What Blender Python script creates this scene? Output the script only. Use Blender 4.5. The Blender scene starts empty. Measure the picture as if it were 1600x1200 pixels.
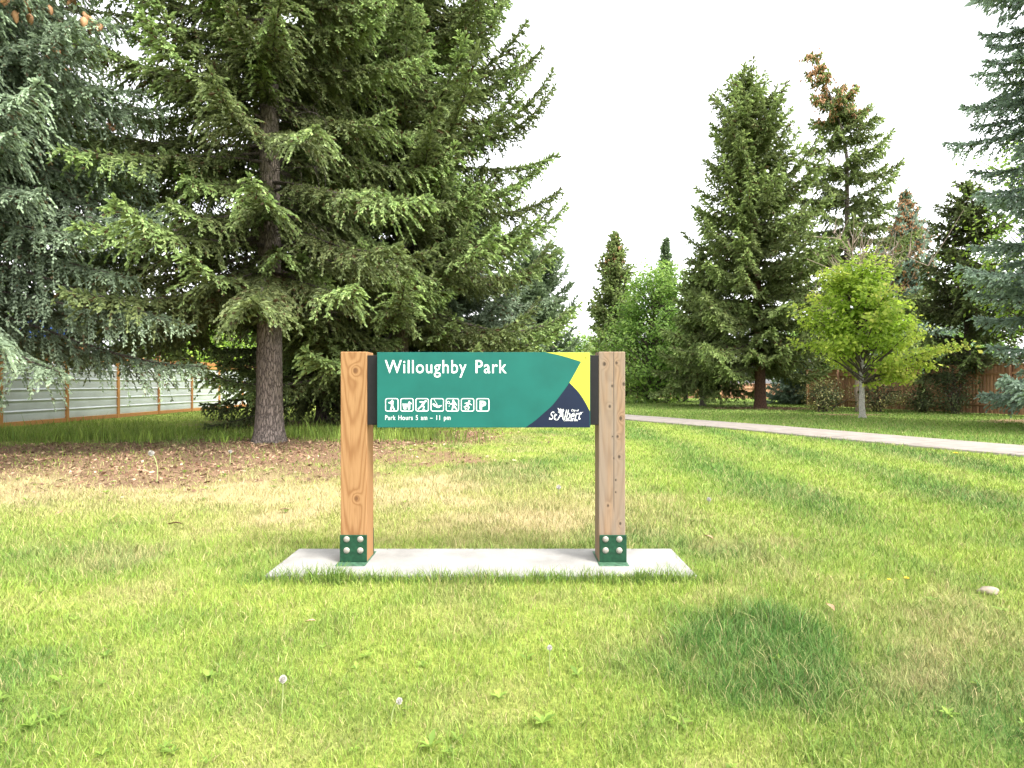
import bpy, bmesh, math, random
import numpy as np
from mathutils import Vector, Matrix

R = math.radians
scene = bpy.context.scene
COL = scene.collection
PI = math.pi

# ------------------------------------------------------------------ camera, sky, sun, exposure
EYE = 1.31
F = 889.0                      # focal length in photo pixels (1600 px wide)
cam_d = bpy.data.cameras.new('camera')
cam_d.sensor_width = 36.0
cam_d.lens = F / 1600 * 36.0
cam_d.clip_start = 0.05
cam_d.clip_end = 2000
cam = bpy.data.objects.new('camera', cam_d)
cam.location = (0, 0, EYE)
cam.rotation_euler = (R(90), 0, 0)
COL.objects.link(cam)
scene.camera = cam

SUN_EL, SUN_AZ = 52.0, 128.0    # azimuth clockwise from +Y: light comes from behind the camera, to the right
world = bpy.data.worlds.new('World')
scene.world = world
world.use_nodes = True
nt = world.node_tree
for n in list(nt.nodes):
    nt.nodes.remove(n)
w_out = nt.nodes.new('ShaderNodeOutputWorld')
w_bg = nt.nodes.new('ShaderNodeBackground')
w_sky = nt.nodes.new('ShaderNodeTexSky')
w_sky.sky_type = 'NISHITA'
w_sky.sun_disc = False
w_sky.sun_elevation = R(SUN_EL)
w_sky.sun_rotation = R(SUN_AZ)
w_sky.dust_density = 3.0
w_hsv = nt.nodes.new('ShaderNodeHueSaturation')          # a veil of white cloud takes the blue out of the sky
w_hsv.inputs['Saturation'].default_value = 0.10
w_hsv.inputs['Value'].default_value = 1.75
w_tc = nt.nodes.new('ShaderNodeTexCoord')
w_no = nt.nodes.new('ShaderNodeTexNoise')
w_no.inputs['Scale'].default_value = 2.5
w_no.inputs['Detail'].default_value = 5
w_rp = nt.nodes.new('ShaderNodeMapRange')
w_rp.inputs['From Min'].default_value = 0.35
w_rp.inputs['From Max'].default_value = 0.65
w_rp.inputs['To Min'].default_value = 0.86
w_rp.inputs['To Max'].default_value = 1.06
w_mx = nt.nodes.new('ShaderNodeMix')
w_mx.data_type = 'RGBA'
w_mx.blend_type = 'MULTIPLY'
w_mx.inputs[0].default_value = 1.0
nt.links.new(w_sky.outputs[0], w_hsv.inputs['Color'])
nt.links.new(w_tc.outputs['Generated'], w_no.inputs['Vector'])
nt.links.new(w_no.outputs[0], w_rp.inputs['Value'])
nt.links.new(w_hsv.outputs[0], w_mx.inputs[6])
nt.links.new(w_rp.outputs[0], w_mx.inputs[7])
nt.links.new(w_mx.outputs[2], w_bg.inputs['Color'])
nt.links.new(w_bg.outputs[0], w_out.inputs['Surface'])
w_bg.inputs['Strength'].default_value = 0.15

sun_d = bpy.data.lights.new('sun', 'SUN')
sun_d.energy = 1.5
sun_d.angle = R(12)
sun_d.color = (1.0, 0.95, 0.87)
sun = bpy.data.objects.new('sun', sun_d)
az, el = R(SUN_AZ), R(SUN_EL)
sun_dir = Vector((math.sin(az) * math.cos(el), math.cos(az) * math.cos(el), math.sin(el)))
sun.rotation_euler = sun_dir.to_track_quat('Z', 'Y').to_euler()
COL.objects.link(sun)

scene.view_settings.view_transform = 'Standard'
scene.view_settings.look = 'None'
scene.view_settings.exposure = 1.48
scene.view_settings.gamma = 1.0
scene.render.engine = 'CYCLES'
scene.cycles.max_bounces = 7
scene.cycles.diffuse_bounces = 4
scene.cycles.glossy_bounces = 2
scene.cycles.transmission_bounces = 5
scene.cycles.use_denoising = True
scene.cycles.denoiser = 'OPENIMAGEDENOISE'
scene.cycles.denoising_input_passes = 'RGB_ALBEDO_NORMAL'
scene.render.filter_size = 1.1

# ------------------------------------------------------------------ helpers
def wx(px, Y):
    return (px - 800.0) / F * Y

def wz(py, Y):
    return EYE - (py - 600.0) / F * Y

def gy(py, z=0.0):
    return (EYE - z) * F / (py - 600.0)

def smooth(a, b, x):
    t = np.clip((x - a) / (b - a), 0, 1)
    return t * t * (3 - 2 * t)

def _hash(ix, iy, seed):
    h = (ix.astype(np.int64) * 374761393 + iy.astype(np.int64) * 668265263 + seed * 1442695041) & 0x7fffffff
    h = ((h ^ (h >> 13)) * 1274126177) & 0x7fffffff
    return ((h ^ (h >> 16)) & 0xffff) / 65535.0

def vnoise(x, y, seed=0):
    ix, iy = np.floor(x), np.floor(y)
    fx, fy = x - ix, y - iy
    fx, fy = fx * fx * (3 - 2 * fx), fy * fy * (3 - 2 * fy)
    a, b = _hash(ix, iy, seed), _hash(ix + 1, iy, seed)
    c, d = _hash(ix, iy + 1, seed), _hash(ix + 1, iy + 1, seed)
    return (a * (1 - fx) + b * fx) * (1 - fy) + (c * (1 - fx) + d * fx) * fy

def fbm(x, y, seed=0, octaves=4):
    v, amp, tot = 0, 1.0, 0
    for o in range(octaves):
        v = v + amp * vnoise(x * 2 ** o + 17.3 * o, y * 2 ** o + 5.1 * o, seed + o)
        tot += amp
        amp *= 0.55
    return v / tot

def mesh_np(name, verts, face_sets, attrs=None, smooth_shade=False):
    """verts (N,3); face_sets: list of integer arrays (M,k); attrs: name -> (N,) float point attribute"""
    me = bpy.data.meshes.new(name)
    verts = np.ascontiguousarray(verts, dtype=np.float32)
    me.vertices.add(len(verts))
    me.vertices.foreach_set('co', verts.ravel())
    face_sets = [np.asarray(f, dtype=np.int32) for f in face_sets if len(f)]
    nl = sum(f.size for f in face_sets)
    nf = sum(len(f) for f in face_sets)
    me.loops.add(nl)
    me.polygons.add(nf)
    me.loops.foreach_set('vertex_index', np.concatenate([f.ravel() for f in face_sets]))
    st, pos = [], 0
    for f in face_sets:
        st.append(pos + np.arange(len(f), dtype=np.int32) * f.shape[1])
        pos += f.size
    me.polygons.foreach_set('loop_start', np.concatenate(st).astype(np.int32))
    if attrs:
        for k, v in attrs.items():
            a = me.attributes.new(k, 'FLOAT', 'POINT')
            a.data.foreach_set('value', np.ascontiguousarray(v, dtype=np.float32))
    me.update(calc_edges=True)
    if smooth_shade:
        me.polygons.foreach_set('use_smooth', np.ones(nf, dtype=bool))
    return me

def link(name, me, mat=None, parent=None, loc=None, rot=None):
    o = bpy.data.objects.new(name, me)
    COL.objects.link(o)
    if mat is not None and me is not None:
        for m in (mat if isinstance(mat, (list, tuple)) else [mat]):
            me.materials.append(m)
    if parent is not None:
        o.parent = parent
    if loc is not None:
        o.location = loc
    if rot is not None:
        o.rotation_euler = rot
    return o

def tag(o, label=None, cat=None, group=None, kind=None):
    if label:
        o['label'] = label
    if cat:
        o['category'] = cat
    if group:
        o['group'] = group
    if kind:
        o['kind'] = kind
    return o

def empty(name, loc=(0, 0, 0), rz=0.0):
    o = bpy.data.objects.new(name, None)
    o.empty_display_size = 0.2
    o.location = loc
    o.rotation_euler = (0, 0, rz)
    COL.objects.link(o)
    return o

def copy_tree(o, parent=None):
    c = o.copy()
    COL.objects.link(c)
    if parent is not None:
        c.parent = parent
    for ch in list(o.children):
        copy_tree(ch, c)
    return c

def bm_mesh(bm, name, smooth_shade=False):
    me = bpy.data.meshes.new(name)
    bm.normal_update()
    if smooth_shade:
        for f in bm.faces:
            f.smooth = True
    bm.to_mesh(me)
    bm.free()
    return me

def box_into(bm, x0, x1, y0, y1, z0, z1, bevel=0.0, seg=2):
    g = bmesh.ops.create_cube(bm, size=1.0)
    vs = g['verts']
    for v in vs:
        v.co = Vector(((x0 + x1) / 2 + v.co.x * (x1 - x0), (y0 + y1) / 2 + v.co.y * (y1 - y0), (z0 + z1) / 2 + v.co.z * (z1 - z0)))
    if bevel > 0:
        es = list({e for v in vs for e in v.link_edges})
        bmesh.ops.bevel(bm, geom=es, offset=bevel, segments=seg, profile=0.5, affect='EDGES')
    return bm

def box(name, x0, x1, y0, y1, z0, z1, bevel=0.0, seg=2):
    return bm_mesh(box_into(bmesh.new(), x0, x1, y0, y1, z0, z1, bevel, seg), name)

def crown_mesh(name, V, age, vary, tubes):
    """foliage quads (first material) and the limbs that carry them (second material) as one mesh"""
    TV, TF = np.concatenate(tubes.v), np.concatenate(tubes.f)
    n = len(V)
    z = np.zeros(len(TV))
    me = mesh_np(name, np.concatenate([V, TV]), [np.arange(n).reshape(-1, 4), TF + n],
                 {'age': np.concatenate([age, z]), 'vary': np.concatenate([vary, z + 0.5])})
    mi = np.zeros(n // 4 + len(TF), dtype=np.int32)
    mi[n // 4:] = 1
    me.polygons.foreach_set('material_index', mi)
    return me

class Tubes:
    """collects tapered tubes into one mesh"""
    def __init__(self):
        self.v, self.f, self.n = [], [], 0
    def add(self, pts, rad, sides=6):
        pts = np.asarray(pts, float)
        rad = np.asarray(rad, float)
        n = len(pts)
        T = np.gradient(pts, axis=0)
        T /= np.linalg.norm(T, axis=1)[:, None] + 1e-9
        ref = np.tile(np.array([0, 0, 1.0]), (n, 1))
        ref[np.abs(T[:, 2]) > 0.9] = (1, 0, 0)
        if np.mean(np.abs(T[:, 2])) > 0.6:
            ref[:] = (1, 0, 0)
        else:
            ref[:] = (0, 0, 1)
        A = np.cross(T, ref)
        A /= np.linalg.norm(A, axis=1)[:, None] + 1e-9
        B = np.cross(T, A)
        a = np.arange(sides) * 2 * PI / sides
        ring = pts[:, None, :] + rad[:, None, None] * (np.cos(a)[None, :, None] * A[:, None, :] + np.sin(a)[None, :, None] * B[:, None, :])
        self.v.append(ring.reshape(-1, 3))
        i = np.arange(n - 1)[:, None] * sides
        j = np.arange(sides)[None, :]
        k = (j + 1) % sides
        q = np.stack([i + j, i + k, i + sides + k, i + sides + j], -1).reshape(-1, 4) + self.n
        self.f.append(q)
        self.n += n * sides
    def mesh(self, name, smooth_shade=True):
        return mesh_np(name, np.concatenate(self.v), [np.concatenate(self.f)], smooth_shade=smooth_shade)

# ------------------------------------------------------------------ materials
def new_mat(name):
    m = bpy.data.materials.new(name)
    m.use_nodes = True
    nt = m.node_tree
    b = nt.nodes['Principled BSDF']
    return m, nt, b

def N(nt, typ, **kw):
    n = nt.nodes.new(typ)
    for k, v in kw.items():
        if hasattr(n, k):
            setattr(n, k, v)
        else:
            n.inputs[k].default_value = v
    return n

def L(nt, a, b):
    nt.links.new(a, b)

def math_n(nt, op, a, b=None, c=None, clamp=False):
    n = nt.nodes.new('ShaderNodeMath')
    n.operation = op
    n.use_clamp = clamp
    for i, v in enumerate((a, b, c)):
        if v is None:
            continue
        if isinstance(v, (int, float)):
            n.inputs[i].default_value = v
        else:
            nt.links.new(v, n.inputs[i])
    return n.outputs[0]

def mix_c(nt, fac, a, b, blend='MIX'):
    n = nt.nodes.new('ShaderNodeMix')
    n.data_type = 'RGBA'
    n.blend_type = blend
    for i, v in ((0, fac), (6, a), (7, b)):
        if isinstance(v, (int, float)):
            n.inputs[i].default_value = v
        elif isinstance(v, tuple):
            n.inputs[i].default_value = (*v, 1.0) if len(v) == 3 else v
        else:
            nt.links.new(v, n.inputs[i])
    return n.outputs[2]

def ramp(nt, fac, stops):
    n = nt.nodes.new('ShaderNodeValToRGB')
    e = n.color_ramp.elements
    while len(e) < len(stops):
        e.new(0.5)
    for i, (p, c) in enumerate(stops):
        e[i].position = p
        e[i].color = (*c, 1.0) if len(c) == 3 else c
    nt.links.new(fac, n.inputs[0])
    return n.outputs[0]

def attr(nt, name):
    n = nt.nodes.new('ShaderNodeAttribute')
    n.attribute_name = name
    return n.outputs['Fac']

def rng_n(nt, v, a, b, c, d):
    n = nt.nodes.new('ShaderNodeMapRange')
    for k, x in (('From Min', a), ('From Max', b), ('To Min', c), ('To Max', d)):
        n.inputs[k].default_value = x
    nt.links.new(v, n.inputs['Value'])
    return n.outputs[0]

def bump(nt, b, h, strength=0.4, dist=0.01):
    n = nt.nodes.new('ShaderNodeBump')
    n.inputs['Strength'].default_value = strength
    n.inputs['Distance'].default_value = dist
    nt.links.new(h, n.inputs['Height'])
    nt.links.new(n.outputs[0], b.inputs['Normal'])

def tc(nt, out='Object', scale=(1, 1, 1)):
    t = nt.nodes.new('ShaderNodeTexCoord')
    m = nt.nodes.new('ShaderNodeMapping')
    m.inputs['Scale'].default_value = scale
    nt.links.new(t.outputs[out], m.inputs['Vector'])
    return m.outputs[0]

def leaf_mat(name, old, new, var=0.35, rough=0.55, trans=0.38, brown=None, brown_amt=0.0):
    """foliage: 'age' runs from last year's growth to this year's, 'vary' is a random number per leaf"""
    m, nt, b = new_mat(name)
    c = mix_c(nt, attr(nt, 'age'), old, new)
    if brown is not None:
        sel = math_n(nt, 'LESS_THAN', attr(nt, 'vary'), brown_amt)
        c = mix_c(nt, sel, c, brown)
    v = rng_n(nt, attr(nt, 'vary'), 0, 1, 1 - var, 1 + var)
    hs = N(nt, 'ShaderNodeHueSaturation')
    L(nt, v, hs.inputs['Value'])
    L(nt, rng_n(nt, attr(nt, 'vary'), 0, 1, 0.515, 0.49), hs.inputs['Hue'])
    L(nt, c, hs.inputs['Color'])
    L(nt, hs.outputs[0], b.inputs['Base Color'])
    b.inputs['Roughness'].default_value = rough
    b.inputs['Specular IOR Level'].default_value = 0.3
    t = N(nt, 'ShaderNodeBsdfTranslucent')
    L(nt, hs.outputs[0], t.inputs['Color'])
    mx = N(nt, 'ShaderNodeMixShader')
    mx.inputs[0].default_value = trans
    L(nt, b.outputs[0], mx.inputs[1])
    L(nt, t.outputs[0], mx.inputs[2])
    L(nt, mx.outputs[0], nt.nodes['Material Output'].inputs['Surface'])
    return m

def plain_mat(name, col, rough=0.5, metal=0.0, noise=0.12, scale=20.0, bstr=0.1):
    m, nt, b = new_mat(name)
    v = tc(nt)
    n = N(nt, 'ShaderNodeTexNoise', Scale=scale, Detail=5.0)
    L(nt, v, n.inputs['Vector'])
    f = rng_n(nt, n.outputs[0], 0.3, 0.7, 1 - noise, 1 + noise)
    L(nt, mix_c(nt, 1.0, col, f, 'MULTIPLY'), b.inputs['Base Color'])
    b.inputs['Roughness'].default_value = rough
    b.inputs['Metallic'].default_value = metal
    if bstr:
        bump(nt, b, n.outputs[0], bstr, 0.004)
    return m

def bark_mat(name, dark, light, scale=1.0):
    m, nt, b = new_mat(name)
    v = tc(nt, 'Object', (14 * scale, 14 * scale, 3.2 * scale))
    n = N(nt, 'ShaderNodeTexNoise', Scale=1.6, Detail=8.0, Roughness=0.7)
    L(nt, v, n.inputs['Vector'])
    vo = N(nt, 'ShaderNodeTexVoronoi', Scale=1.6)
    vo.feature = 'DISTANCE_TO_EDGE'
    wv = nt.nodes.new('ShaderNodeVectorMath')
    wv.operation = 'ADD'
    L(nt, v, wv.inputs[0])
    L(nt, n.outputs['Color'], wv.inputs[1])
    L(nt, wv.outputs[0], vo.inputs['Vector'])
    e = rng_n(nt, vo.outputs['Distance'], 0.0, 0.18, 0, 1)
    h = math_n(nt, 'MULTIPLY', e, n.outputs[0])
    c = ramp(nt, h, [(0.0, dark), (0.35, tuple((a + b_) / 2 for a, b_ in zip(dark, light))), (0.75, light)])
    L(nt, c, b.inputs['Base Color'])
    b.inputs['Roughness'].default_value = 0.9
    bump(nt, b, h, 0.9, 0.03)
    return m

M = {}
M['bark'] = bark_mat('spruce_bark', (0.06, 0.047, 0.04), (0.31, 0.25, 0.215))
M['bark_dark'] = bark_mat('dark_bark', (0.03, 0.022, 0.018), (0.12, 0.085, 0.07))
M['bark_red'] = bark_mat('red_bark', (0.05, 0.026, 0.018), (0.19, 0.095, 0.06))
M['bark_pale'] = bark_mat('pale_bark', (0.34, 0.31, 0.28), (0.68, 0.64, 0.59), 2.0)
M['bark_grey'] = bark_mat('grey_bark', (0.10, 0.085, 0.07), (0.34, 0.29, 0.25), 1.6)
M['limb'] = bark_mat('limb_bark', (0.035, 0.027, 0.022), (0.13, 0.10, 0.085))
M['leafy_limb'] = bark_mat('leafy_limb_bark', (0.05, 0.038, 0.03), (0.17, 0.13, 0.10))
M['twig'] = plain_mat('dry_twig', (0.36, 0.27, 0.22), 0.8)

M['needle_green'] = leaf_mat('needles_green', (0.125, 0.148, 0.056), (0.42, 0.58, 0.21), brown=(0.12, 0.075, 0.035), brown_amt=0.05)
M['needle_olive'] = leaf_mat('needles_olive', (0.155, 0.192, 0.068), (0.44, 0.57, 0.20), brown=(0.14, 0.09, 0.04), brown_amt=0.05)
M['needle_blue'] = leaf_mat('needles_blue', (0.135, 0.178, 0.112), (0.50, 0.63, 0.42), brown=(0.15, 0.11, 0.06), brown_amt=0.05)
M['needle_dark'] = leaf_mat('needles_dark', (0.090, 0.106, 0.042), (0.34, 0.45, 0.16), brown=(0.10, 0.06, 0.03), brown_amt=0.06)
M['needle_teal'] = leaf_mat('needles_teal', (0.200, 0.270, 0.205), (0.52, 0.65, 0.51), brown=(0.14, 0.12, 0.08), brown_amt=0.04)
M['needle_far'] = leaf_mat('needles_grey_green', (0.12, 0.17, 0.09), (0.34, 0.43, 0.24))
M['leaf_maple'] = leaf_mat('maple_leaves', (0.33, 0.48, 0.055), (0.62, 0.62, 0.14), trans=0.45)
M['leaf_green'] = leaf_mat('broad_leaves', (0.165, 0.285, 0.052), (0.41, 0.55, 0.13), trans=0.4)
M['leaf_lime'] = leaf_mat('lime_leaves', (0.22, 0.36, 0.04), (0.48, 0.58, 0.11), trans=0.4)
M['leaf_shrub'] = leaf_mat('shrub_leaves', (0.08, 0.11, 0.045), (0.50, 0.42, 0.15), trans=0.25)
M['cone'] = plain_mat('spruce_cones', (0.36, 0.19, 0.09), 0.7)

def grass_mat():
    """lawn blades: 'dry' 0 green .. 1 straw, 'lush' 0 pale yellow-green .. 1 deep green"""
    m, nt, b = new_mat('grass_blades')
    g = mix_c(nt, attr(nt, 'lush'), (0.245, 0.342, 0.056), (0.070, 0.168, 0.036))
    c = mix_c(nt, attr(nt, 'dry'), g, (0.40, 0.335, 0.165))
    hs = N(nt, 'ShaderNodeHueSaturation')
    L(nt, rng_n(nt, attr(nt, 'vary'), 0, 1, 0.60, 1.40), hs.inputs['Value'])
    L(nt, c, hs.inputs['Color'])
    L(nt, hs.outputs[0], b.inputs['Base Color'])
    b.inputs['Roughness'].default_value = 0.6
    b.inputs['Specular IOR Level'].default_value = 0.15
    t = N(nt, 'ShaderNodeBsdfTranslucent')
    L(nt, hs.outputs[0], t.inputs['Color'])
    mx = N(nt, 'ShaderNodeMixShader')
    mx.inputs[0].default_value = 0.25
    L(nt, b.outputs[0], mx.inputs[1])
    L(nt, t.outputs[0], mx.inputs[2])
    L(nt, mx.outputs[0], nt.nodes['Material Output'].inputs['Surface'])
    return m
M['grass'] = grass_mat()

def ground_mat():
    m, nt, b = new_mat('turf_ground')
    v = tc(nt)
    n1 = N(nt, 'ShaderNodeTexNoise', Scale=60.0, Detail=6.0, Roughness=0.7)
    n2 = N(nt, 'ShaderNodeTexNoise', Scale=14.0, Detail=4.0)
    L(nt, v, n1.inputs['Vector'])
    L(nt, v, n2.inputs['Vector'])
    g = mix_c(nt, attr(nt, 'lush'), (0.25, 0.30, 0.055), (0.095, 0.18, 0.036))
    c = mix_c(nt, attr(nt, 'dry'), g, (0.36, 0.30, 0.155))
    lit = ramp(nt, n1.outputs[0], [(0.3, (0.09, 0.05, 0.032)), (0.5, (0.20, 0.12, 0.075)), (0.7, (0.36, 0.25, 0.155))])
    c = mix_c(nt, attr(nt, 'litter'), c, lit)
    f = rng_n(nt, n1.outputs[0], 0.3, 0.7, 0.6, 1.35)
    c = mix_c(nt, 1.0, c, f, 'MULTIPLY')
    L(nt, c, b.inputs['Base Color'])
    b.inputs['Roughness'].default_value = 0.95
    b.inputs['Specular IOR Level'].default_value = 0.1
    bump(nt, b, n1.outputs[0], 0.8, 0.02)
    return m
M['ground'] = ground_mat()

def concrete_mat(name, base, spots=0.12):
    m, nt, b = new_mat(name)
    v = tc(nt)
    n1 = N(nt, 'ShaderNodeTexNoise', Scale=3.0, Detail=6.0, Roughness=0.65)
    n2 = N(nt, 'ShaderNodeTexNoise', Scale=140.0, Detail=3.0)
    L(nt, v, n1.inputs['Vector'])
    L(nt, v, n2.inputs['Vector'])
    f = math_n(nt, 'MULTIPLY', rng_n(nt, n1.outputs[0], 0.3, 0.7, 1 - spots, 1 + spots * 0.5), rng_n(nt, n2.outputs[0], 0.25, 0.75, 0.9, 1.07))
    L(nt, mix_c(nt, 1.0, base, f, 'MULTIPLY'), b.inputs['Base Color'])
    b.inputs['Roughness'].default_value = 0.85
    bump(nt, b, n2.outputs[0], 0.3, 0.003)
    return m
M['concrete'] = concrete_mat('pad_concrete', (0.285, 0.275, 0.255), 0.3)
M['path'] = concrete_mat('path_concrete', (0.265, 0.23, 0.20), 0.28)
def path_joints():
    nt = M['path'].node_tree
    b = nt.nodes['Principled BSDF']
    src = b.inputs['Base Color'].links[0].from_socket
    fr = math_n(nt, 'FRACT', math_n(nt, 'MULTIPLY', attr(nt, 'along'), 1 / 1.8))
    j = math_n(nt, 'LESS_THAN', fr, 0.02)
    L(nt, mix_c(nt, math_n(nt, 'MULTIPLY', j, 0.75), src, (0.08, 0.07, 0.06)), b.inputs['Base Color'])
path_joints()

def timber_mat(name, knots, light, mid, dark, crack=None, weather=0.0, seed=0.0):
    """sawn post: growth rings swept round knots, fine grain; knots: (x, z, radius) on the front face"""
    m, nt, b = new_mat(name)
    t = nt.nodes.new('ShaderNodeTexCoord')
    sep = nt.nodes.new('ShaderNodeSeparateXYZ')
    L(nt, t.outputs['Object'], sep.inputs[0])
    X, Y, Z = sep.outputs
    nz = N(nt, 'ShaderNodeTexNoise', Scale=1.0, Detail=3.0)
    mp = nt.nodes.new('ShaderNodeMapping')
    mp.inputs['Scale'].default_value = (9, 9, 0.9)
    mp.inputs['Location'].default_value = (seed, seed * 2, seed * 3)
    L(nt, t.outputs['Object'], mp.inputs['Vector'])
    L(nt, mp.outputs[0], nz.inputs['Vector'])
    # distance from the pith behind the face, tilted so the face shows cathedral grain
    px = math_n(nt, 'ADD', X, 0.012)
    py = math_n(nt, 'ADD', math_n(nt, 'MULTIPLY_ADD', Z, 0.045, Y), -0.11)
    d = math_n(nt, 'SQRT', math_n(nt, 'ADD', math_n(nt, 'MULTIPLY', px, px), math_n(nt, 'MULTIPLY', py, py)))
    ph = math_n(nt, 'MULTIPLY_ADD', nz.outputs[0], 0.035, d)
    kmask = None
    for kx, kz, kr in knots:
        dx = math_n(nt, 'ADD', X, -kx)
        dz = math_n(nt, 'MULTIPLY', math_n(nt, 'ADD', Z, -kz), 0.75)
        r2 = math_n(nt, 'ADD', math_n(nt, 'MULTIPLY', dx, dx), math_n(nt, 'MULTIPLY', dz, dz))
        g = math_n(nt, 'POWER', 2.718, math_n(nt, 'MULTIPLY', r2, -1.0 / (kr * kr * 3.2)))
        ph = math_n(nt, 'MULTIPLY_ADD', g, 0.035 * kr / 0.02, ph)
        k = math_n(nt, 'POWER', 2.718, math_n(nt, 'MULTIPLY', r2, -1.0 / (kr * kr * 0.8)))
        kmask = k if kmask is None else math_n(nt, 'MAXIMUM', kmask, k)
    rings = math_n(nt, 'SINE', math_n(nt, 'MULTIPLY', ph, 2 * PI / 0.0125))
    rings = rng_n(nt, rings, -1, 1, 0, 1)
    rings = math_n(nt, 'POWER', rings, 2.2)
    fine = N(nt, 'ShaderNodeTexNoise', Scale=1.0, Detail=6.0, Roughness=0.7)
    mp2 = nt.nodes.new('ShaderNodeMapping')
    mp2.inputs['Scale'].default_value = (260, 260, 5)
    L(nt, t.outputs['Object'], mp2.inputs['Vector'])
    L(nt, mp2.outputs[0], fine.inputs['Vector'])
    c = mix_c(nt, math_n(nt, 'MULTIPLY', rings, 0.75), light, mid)
    c = mix_c(nt, rng_n(nt, fine.outputs[0], 0.48, 0.72, 0, 0.8), c, mid)
    c = mix_c(nt, rng_n(nt, fine.outputs[0], 0.60, 0.72, 0, 0.5), c, dark)
    big = N(nt, 'ShaderNodeTexNoise', Scale=1.0, Detail=3.0)
    mp3 = nt.nodes.new('ShaderNodeMapping')
    mp3.inputs['Scale'].default_value = (16, 16, 1.6)
    L(nt, t.outputs['Object'], mp3.inputs['Vector'])
    L(nt, mp3.outputs[0], big.inputs['Vector'])
    if weather > 0:                                        # silvered by the weather in streaks
        c = mix_c(nt, rng_n(nt, big.outputs[0], 0.35, 0.62, 0, weather), c, (0.205, 0.162, 0.125))
    else:
        c = mix_c(nt, rng_n(nt, big.outputs[0], 0.5, 0.75, 0, 0.4), c, light)
    if kmask is not None:
        c = mix_c(nt, rng_n(nt, kmask, 0.25, 0.8, 0, 0.85), c, dark)
    h = math_n(nt, 'MULTIPLY_ADD', rings, -0.35, fine.outputs[0])
    if crack is not None:                                  # a long drying crack
        wob = math_n(nt, 'MULTIPLY', math_n(nt, 'SUBTRACT', nz.outputs[0], 0.5), 0.012)
        cx = math_n(nt, 'ABSOLUTE', math_n(nt, 'SUBTRACT', math_n(nt, 'SUBTRACT', X, crack[0]), wob))
        cm = rng_n(nt, cx, 0.0010, 0.0038, 1, 0)
        zz = rng_n(nt, Z, crack[1], crack[1] + 0.06, 0, 1)
        cm = math_n(nt, 'MULTIPLY', cm, zz)
        cm = math_n(nt, 'MULTIPLY', cm, math_n(nt, 'LESS_THAN', Y, -0.09))
        c = mix_c(nt, math_n(nt, 'MULTIPLY', cm, 0.85), c, (0.05, 0.04, 0.035))
        h = math_n(nt, 'MULTIPLY_ADD', cm, -2.0, h)
    L(nt, c, b.inputs['Base Color'])
    b.inputs['Roughness'].default_value = 0.75
    b.inputs['Specular IOR Level'].default_value = 0.25
    bump(nt, b, h, 0.35, 0.004)
    return m

def board_mat(name, light, dark, dirx='z'):
    m, nt, b = new_mat(name)
    v = tc(nt, 'Object', (30, 30, 1.2) if dirx == 'z' else (1.2, 1.2, 30))
    n = N(nt, 'ShaderNodeTexNoise', Scale=1.0, Detail=5.0, Roughness=0.6)
    L(nt, v, n.inputs['Vector'])
    f = math_n(nt, 'ADD', math_n(nt, 'MULTIPLY', n.outputs[0], 0.7), math_n(nt, 'MULTIPLY', attr(nt, 'vary'), 0.45))
    L(nt, ramp(nt, f, [(0.25, dark), (0.85, light)]), b.inputs['Base Color'])
    b.inputs['Roughness'].default_value = 0.8
    bump(nt, b, n.outputs[0], 0.4, 0.004)
    return m
M['cedar'] = board_mat('cedar_boards', (0.50, 0.27, 0.14), (0.20, 0.095, 0.055))
M['amber'] = board_mat('amber_timber', (0.50, 0.24, 0.07), (0.27, 0.11, 0.03))
M['green_steel'] = plain_mat('green_painted_steel', (0.010, 0.048, 0.023), 0.55, 0.0, 0.3, 40.0, 0.15)
M['worn_green'] = plain_mat('worn_green_steel', (0.045, 0.11, 0.062), 0.6, 0.0, 0.5, 30.0, 0.15)
M['galv'] = plain_mat('galvanised_steel', (0.27, 0.25, 0.21), 0.55, 0.2, 0.18, 60.0, 0.1)
M['black'] = plain_mat('black_painted_board', (0.010, 0.009, 0.010), 0.6, 0.0, 0.15, 25.0, 0.05)
M['sign_green'] = plain_mat('sign_green', (0.007, 0.102, 0.084), 0.5, 0.0, 0.10, 6.0, 0.0)
M['sign_navy'] = plain_mat('sign_navy', (0.006, 0.012, 0.034), 0.5, 0.0, 0.10, 3.0, 0.0)
M['sign_yellow'] = plain_mat('sign_yellow', (0.42, 0.43, 0.045), 0.5, 0.0, 0.04, 3.0, 0.0)
M['sign_white'] = plain_mat('sign_white', (0.75, 0.76, 0.75), 0.4, 0.0, 0.03, 3.0, 0.0)
for _k in ('sign_green', 'sign_navy', 'sign_yellow', 'sign_white', 'black', 'green_steel'):
    M[_k].node_tree.nodes['Principled BSDF'].inputs['Specular IOR Level'].default_value = 0.22
M['corrugated'] = plain_mat('corrugated_steel', (0.58, 0.61, 0.62), 0.4, 0.25, 0.10, 2.0, 0.0)
M['blue_cloth'] = plain_mat('blue_canopy', (0.03, 0.12, 0.48), 0.7)
M['litter'] = leaf_mat('bark_litter', (0.15, 0.082, 0.05), (0.46, 0.32, 0.20), var=0.5, rough=0.9, trans=0.0)
M['stone'] = concrete_mat('pale_stone', (0.27, 0.22, 0.17), 0.25)
M['weed'] = leaf_mat('weed_leaves', (0.17, 0.27, 0.045), (0.27, 0.37, 0.07), trans=0.4)
M['stalk'] = plain_mat('flower_stalk', (0.24, 0.28, 0.10), 0.6)
M['puff'] = plain_mat('seed_fluff', (0.36, 0.34, 0.30), 0.9)
M['petal'] = plain_mat('yellow_petal', (0.75, 0.52, 0.02), 0.6)
M['deadleaf'] = plain_mat('dead_leaf', (0.40, 0.26, 0.15), 0.8, 0, 0.3, 30)
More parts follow.
